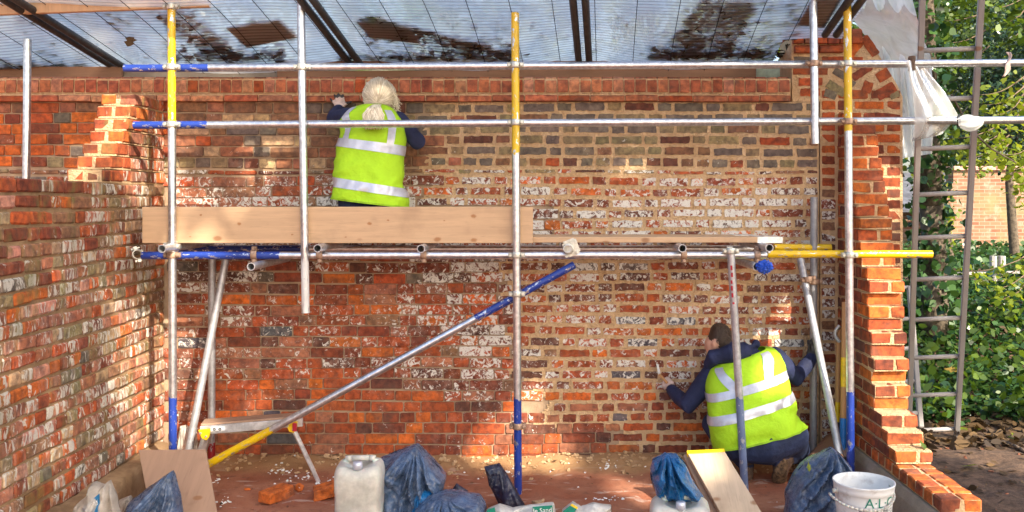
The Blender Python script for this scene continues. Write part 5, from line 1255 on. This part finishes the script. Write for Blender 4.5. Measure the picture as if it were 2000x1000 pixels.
keep(G().box((a_.x - .9, 14.8, -.2), (b2.x - .1, 16.4, a_.z + .2)).mk('wall', M['far_brick']), sh)
# low fence
fe = tag(empty('garden_fence', at(1930, 600, 5.2)), 'low weathered plank fence half hidden by shrubs', 'fence')
for k in range(3):
    a_, b2 = at(1815 - 10 * k, 536 + 22 * k, 5.2), at(2060, 534 + 22 * k, 5.2); keep(bevel(oriented('rail', a_, b2 + Vector((0, .3, 0)), lambda g, L: g.box((-.06, -.015, 0), (.06, .015, L)), M['ladder']), .004, 1), fe)
for px in (1843, 1940, 1957): a_ = at(px, 500 if px > 1935 else 530, 5.3); b2 = a_.copy(); b2.z = .4; keep(oriented('post', b2, a_, lambda g, L: g.tube((0, 0, 0), (0, 0, L), .05, .045, 8), M['ladder']), fe)

def limb(g, p, d, L, r, depth):
    q = p + d * L; g.tube(p, q, r, r * .68, 8, False)
    if depth > 0:
        for _ in range(3):
            e = (d + Vector((U(-1, 1), U(-1, 1), U(-.1, .7))) * .75).normalized(); limb(g, p.lerp(q, U(.6, 1)), e, L * U(.55, .8), r * .6, depth - 1)
def tree(name, base, h, crown, N, size, leafm, label, group, clumps=60, crad=.5, trunk_r=.14, shell=.35, cat='tree', droop=0, depth=2, gaps=()):
    r = tag(empty(name, base), label, cat, group); base = Vector(base)
    g = G(); mid = base + Vector((U(-.2, .2), U(-.1, .1), h * .45)); g.tube(base, mid, trunk_r, trunk_r * .75, 10, False); limb(g, mid, Vector((U(-.2, .2), 0, 1)).normalized(), h * .22, trunk_r * .72, depth); keep(g.mk('trunk', M['bark'], None, True), r)
    P = blobpts(N, *crown, shell, clumps, crad)
    if gaps:      # leaves cleared along the sun's direction so light lands on chosen spots
        s_ = np.array(sv); ok = np.ones(len(P), bool)
        for q, rr in gaps: e = P - np.array(q); e = e - (e @ s_)[:, None] * s_; ok &= np.linalg.norm(e, axis=1) > rr + size * .45
        P = P[ok]
    o = leaf_mesh('crown', leaves(P, size, .15, droop=droop), M[leafm]); keep(o, r); return r
GR = 'trees and shrubs in the garden'
def gp(px, Y): p = at(px, 500, Y); return Vector((p.x, Y, float(gz(p.x, Y)) - .05))
def cr(px, py, Y, rx_, ry_, rz_): return (tuple(at(px, py, Y)), (rx_, ry_, rz_))
tree('holly_bush', gp(1985, 7.5), 3.2, cr(1990, 175, 7.5, 1.1, .9, 1.5), 11000, .06, 'leaf_dark', 'dark blue-green evergreen bush at the right edge behind the ladder', GR, 110, .42, .08)
tree('garden_tree', gp(1850, 9.5), 4.2, cr(1850, 95, 9.5, 1.6, 1.2, 1.9), 10000, .085, 'leaf_mid', 'mid green broadleaf tree behind the ladder top', GR, 80, .55, .14)
tree('garden_tree', gp(1930, 17), 7, cr(1925, 120, 17, 3.4, 2, 3.2), 6500, .2, 'leaf_lime', 'yellow-green tree far behind the dark bush', GR, 90, .9, .2)
tree('garden_tree', gp(1740, 19), 8, cr(1720, 150, 19, 4.5, 2, 3.6), 5500, .24, 'leaf_mid', 'tall green tree beyond the shed roof', GR, 80, 1.1, .22)
tree('garden_tree', gp(2080, 20), 8, cr(2060, 150, 20, 4, 2, 4), 5000, .24, 'leaf_mid', 'broad green tree beyond the boundary wall at far right', GR, 80, 1.1, .22)
tree('garden_tree', gp(1300, 13), 6, cr(1300, 20, 13, 4.2, 2, 1.9), 2800, .2, 'leaf_lime', 'yellowing tree behind the wall seen faintly through the roof sheet', GR, 70, .9, .18)
tree('garden_tree', gp(700, 13), 6, cr(760, 30, 13, 4, 2, 1.7), 2600, .2, 'leaf_mid', 'green tree behind the wall left of centre above the coping', GR, 70, .9, .18)
tree('garden_tree', gp(150, 12), 5, cr(150, 30, 12, 4, 2, 2.0), 3800, .18, 'leaf_dark', 'dark tree behind the wall at far left', GR, 70, .9, .18)
# ivy clad trunk beside the ladder
it = tag(empty('ivy_trunk', gp(1822, 3.0)), 'ivy covered tree trunk close behind the ladder', 'tree', GR); b0 = gp(1822, 3.0)
g = G(); pts_ = [b0, b0 + Vector((.03, 0, .7)), b0 + Vector((-.02, 0, 1.4)), b0 + Vector((-.06, 0, 2.6)), b0 + Vector((-.1, 0, 4.2))]; g.path(pts_, [.15, .12, .11, .1, .08], 10); keep(g.mk('trunk', M['bark'], None, True), it)
P = []
for _ in range(1500): u = U(0, 1) ** .9; q = b0.lerp(pts_[-1], u); a = U(0, 6.28); rr = .13 + abs(rng.gauss(0, .08)); P.append((q.x + rr * math.cos(a), q.y + rr * math.sin(a), q.z + U(-.1, .1)))
keep(leaf_mesh('crown', leaves(P, .07, .2, aspect=.9, droop=.6), M['ivy']), it)
# lime sprays and thin branches
def spray(px, py, Y, n, lab, ex=90, ey=40, mat='leaf_lime', sz=.058):
    r = tag(empty('leafy_branch', at(px, py, Y)), lab, 'branch', 'leafy branches hanging in the garden'); g = G(); P = []
    for k in range(4):
        a_ = at(px + ex * .6, py + ey * (k * .4 - .2) - 60, Y + .2); b2 = at(px - ex * .5 + 18 * k, py + ey * (k - 1.5) * .5, Y - .1); prev = a_
        for i in range(1, 9):
            u = i / 8; q = a_.lerp(b2, u) + Vector((U(-.01, .01), U(-.02, .02), -.06 * math.sin(u * 3.14))); g.tube(prev, q, .008 * (1.1 - u), n=5); prev = q
            for _ in range(n // 18): P.append(q + Vector((U(-.1, .1), U(-.08, .08), U(-.1, .08))))
    tag(keep(g.mk('stem', M['twig']), r), kind='stuff'); tag(keep(leaf_mesh('leaf_spray', leaves(P, sz, .45, aspect=.75, droop=.3), M[mat]), r), kind='stuff')
spray(1950, 215, 2.2, 96, 'yellow-green leafy branch right of the ladder below the rail')
spray(1905, 300, 2.6, 130, 'lime green branch crossing behind the ladder above the boundary wall', 110, 40)
spray(1985, 345, 2.0, 150, 'lime branch at the right edge over the boundary wall', 70, 60)
spray(1820, 410, 3.6, 130, 'lime green leaves beside the ivy trunk', 60, 80)
spray(1945, 560, 3.2, 110, 'sparse lime green twig above the fence', 120, 40)
spray(1860, 60, 3.4, 130, 'dark green leafy branch between the ladder stiles', 120, 90, 'leaf_mid', .07)
spray(1960, 30, 3.2, 110, 'broad green leafy branch at the top right corner', 90, 60, 'leaf_mid', .075)
# bramble heap of dead stems right of the fence
br_ = tag(empty('bramble_heap', gp(1975, 3.4)), 'tangle of brown dead bramble stems at the right edge', 'shrub', GR); g = G(); P = []
for _ in range(70):
    a_ = Vector((gp(1975, 3.4).x + rng.gauss(0, .35), 3.4 + rng.gauss(0, .25), .25)); d = Vector((rng.gauss(0, .5), rng.gauss(0, .3), U(.6, 1.3))); prev = a_
    for i in range(6): d = d + Vector((rng.gauss(0, .25), rng.gauss(0, .15), -.28)); q = prev + d * .13; g.tube(prev, q, .006, .005, 4, False); prev = q; P += [tuple(q + Vector((U(-.06, .06), U(-.06, .06), U(-.06, .06)))) for _ in range(3)]
tag(keep(g.mk('stem', M['twig']), br_), kind='stuff'); tag(keep(leaf_mesh('dead_leaves', leaves(P, .07, .1), M['litter']), br_), kind='stuff')
# ivy ground cover, leaf litter, twigs
def scatter(n, xr, yr, fn=lambda x, y: True, lift=.04, lv=.06):
    out = []
    while len(out) < n:
        x, y = U(*xr), U(*yr)
        if fn(x, y): out.append((x, y, float(gz(x, y)) + lift + U(0, lv)))
    return out
band = lambda x, y: y > .95 + .18 * math.sin(x * 4) + .1 * math.sin(x * 11)
tag(leaf_mesh('ivy_ground_cover', np.concatenate([leaves(scatter(15000, (2.5, 6.5), (1.1, 5), band, .0, .15), .055, .5, aspect=.9, var=.7), leaves(scatter(9000, (4, 12), (4.5, 12), lift=.02, lv=.3), .085, .4, aspect=.9)]), M['ivy']), 'low ivy and nettles covering the bank beyond the soil', 'ground cover', kind='stuff')
tag(leaf_mesh('low_green_weeds', leaves(scatter(1500, (2.6, 5.5), (1.0, 3.4), band, .08, .16), .075, .3, aspect=.7), M['leaf_mid']), 'brighter green weeds standing up through the ivy', 'weeds', kind='stuff')
tag(leaf_mesh('leaf_litter', np.concatenate([leaves(scatter(1100, (2.4, 5.0), (.45, 1.6), lift=.012, lv=.035), .085, .7), leaves(scatter(240, (2.3, 4.8), (-1.3, .6), lift=.008, lv=.012), .06, .8), leaves(scatter(45, (-2.3, 2.0), (-1.1, -.05), lift=.016, lv=.008), .035, .9)]), M['litter']), 'brown dead leaves strewn over the soil and floor', 'leaf litter', kind='stuff')
for i, (px, py, y_, m_, lab) in enumerate(((1880, 825, .95, 'leaf_lime', 'pale yellow leaf at the ladder foot'), (1905, 828, .9, 'leaf_lime', 'pale green leaf right of the ladder foot'), (1893, 912, -.05, 'leaf_lime', 'faded yellow leaf on the bare soil'), (1860, 690, 1.9, 'leaf_autumn', 'orange leaf caught in the ivy between the ladder stiles'), (1985, 842, .7, 'leaf_lime', 'lime leaf at the right edge of the soil'))):
    p = at(px, py, y_); p.z = float(gz(p.x, p.y)) + (.03 if i != 3 else .2); flat_leaf('fallen_leaf', p, .13, M[m_], lab, (R(-14), R(U(-12, 12)), U(0, 6)))
g = G(); prev = None
for i in range(12):
    u = i / 11; px, py = 1898 + 130 * u, 850 + 34 * u + 5 * math.sin(u * 9); s_ = (py - CY) / (CAMZ + .0); y_ = F / s_ + CAMY; p = at(px, py, y_); p.z = float(gz(p.x, p.y)) + .02
    if prev is not None: g.tube(prev, p, .014, .012, 7)
    prev = p
tag(g.mk('fallen_branch', M['twig'], None, True), 'pale bare branch lying on the soil right of the ladder', 'branch')
g = G(); a_ = at(1880, 225, 1.2)
tag(G().path([at(1858, 185, 1.0), at(1880, 225, 1.1), at(1905, 262, 1.2), at(1935, 290, 1.3), at(1985, 318, 1.4)], [.010, .009, .008, .007, .005], 6).mk('bare_twig', M['bark']), 'thin dark bare twig arching behind the ladder', 'twig')

# unseen tree behind the photographer, its crown shaped to place the sun patches
sb = Vector((6.6, -9.6, -.05)); cc = Vector((.0, -.4, 1.1)) + sv * 13.2
tree('dapple_tree', sb, 9, (tuple(cc), (5.2, 3.4, 4.2)), 19000, .30, 'leaf_mid', 'tall unseen broadleaf tree behind the camera, crown opened to place sun patches', GR, 150, .95, .24, .1, gaps=[((-2.6, -.13, z_), .24) for z_ in (.22, .40, .58, .74)] + [((-2.6, -.28, 2.2), .22), ((-2.6, -.10, 1.75), .15), ((-.35, 0, .06), .15), ((-.05, -.02, .02), .16), ((.62, 0, 2.05), .02), ((-.1, 0, .45), .05), ((2.14, -.62, 1.35), .20), ((2.14, -.64, 1.0), .2), ((2.14, -.70, .65), .2), ((2.16, -.95, .42), .2), ((2.2, -1.35, .3), .2), ((2.3, -.1, 1.9), .16), ((1.55, -.55, .75), .10), ((-1.95, 0, 2.0), .07), ((.6, -.6, .0), .12), ((3.4, .3, 0), .4), ((3.2, 1.5, .2), .35), ((-2.0, 0, .35), .04)])
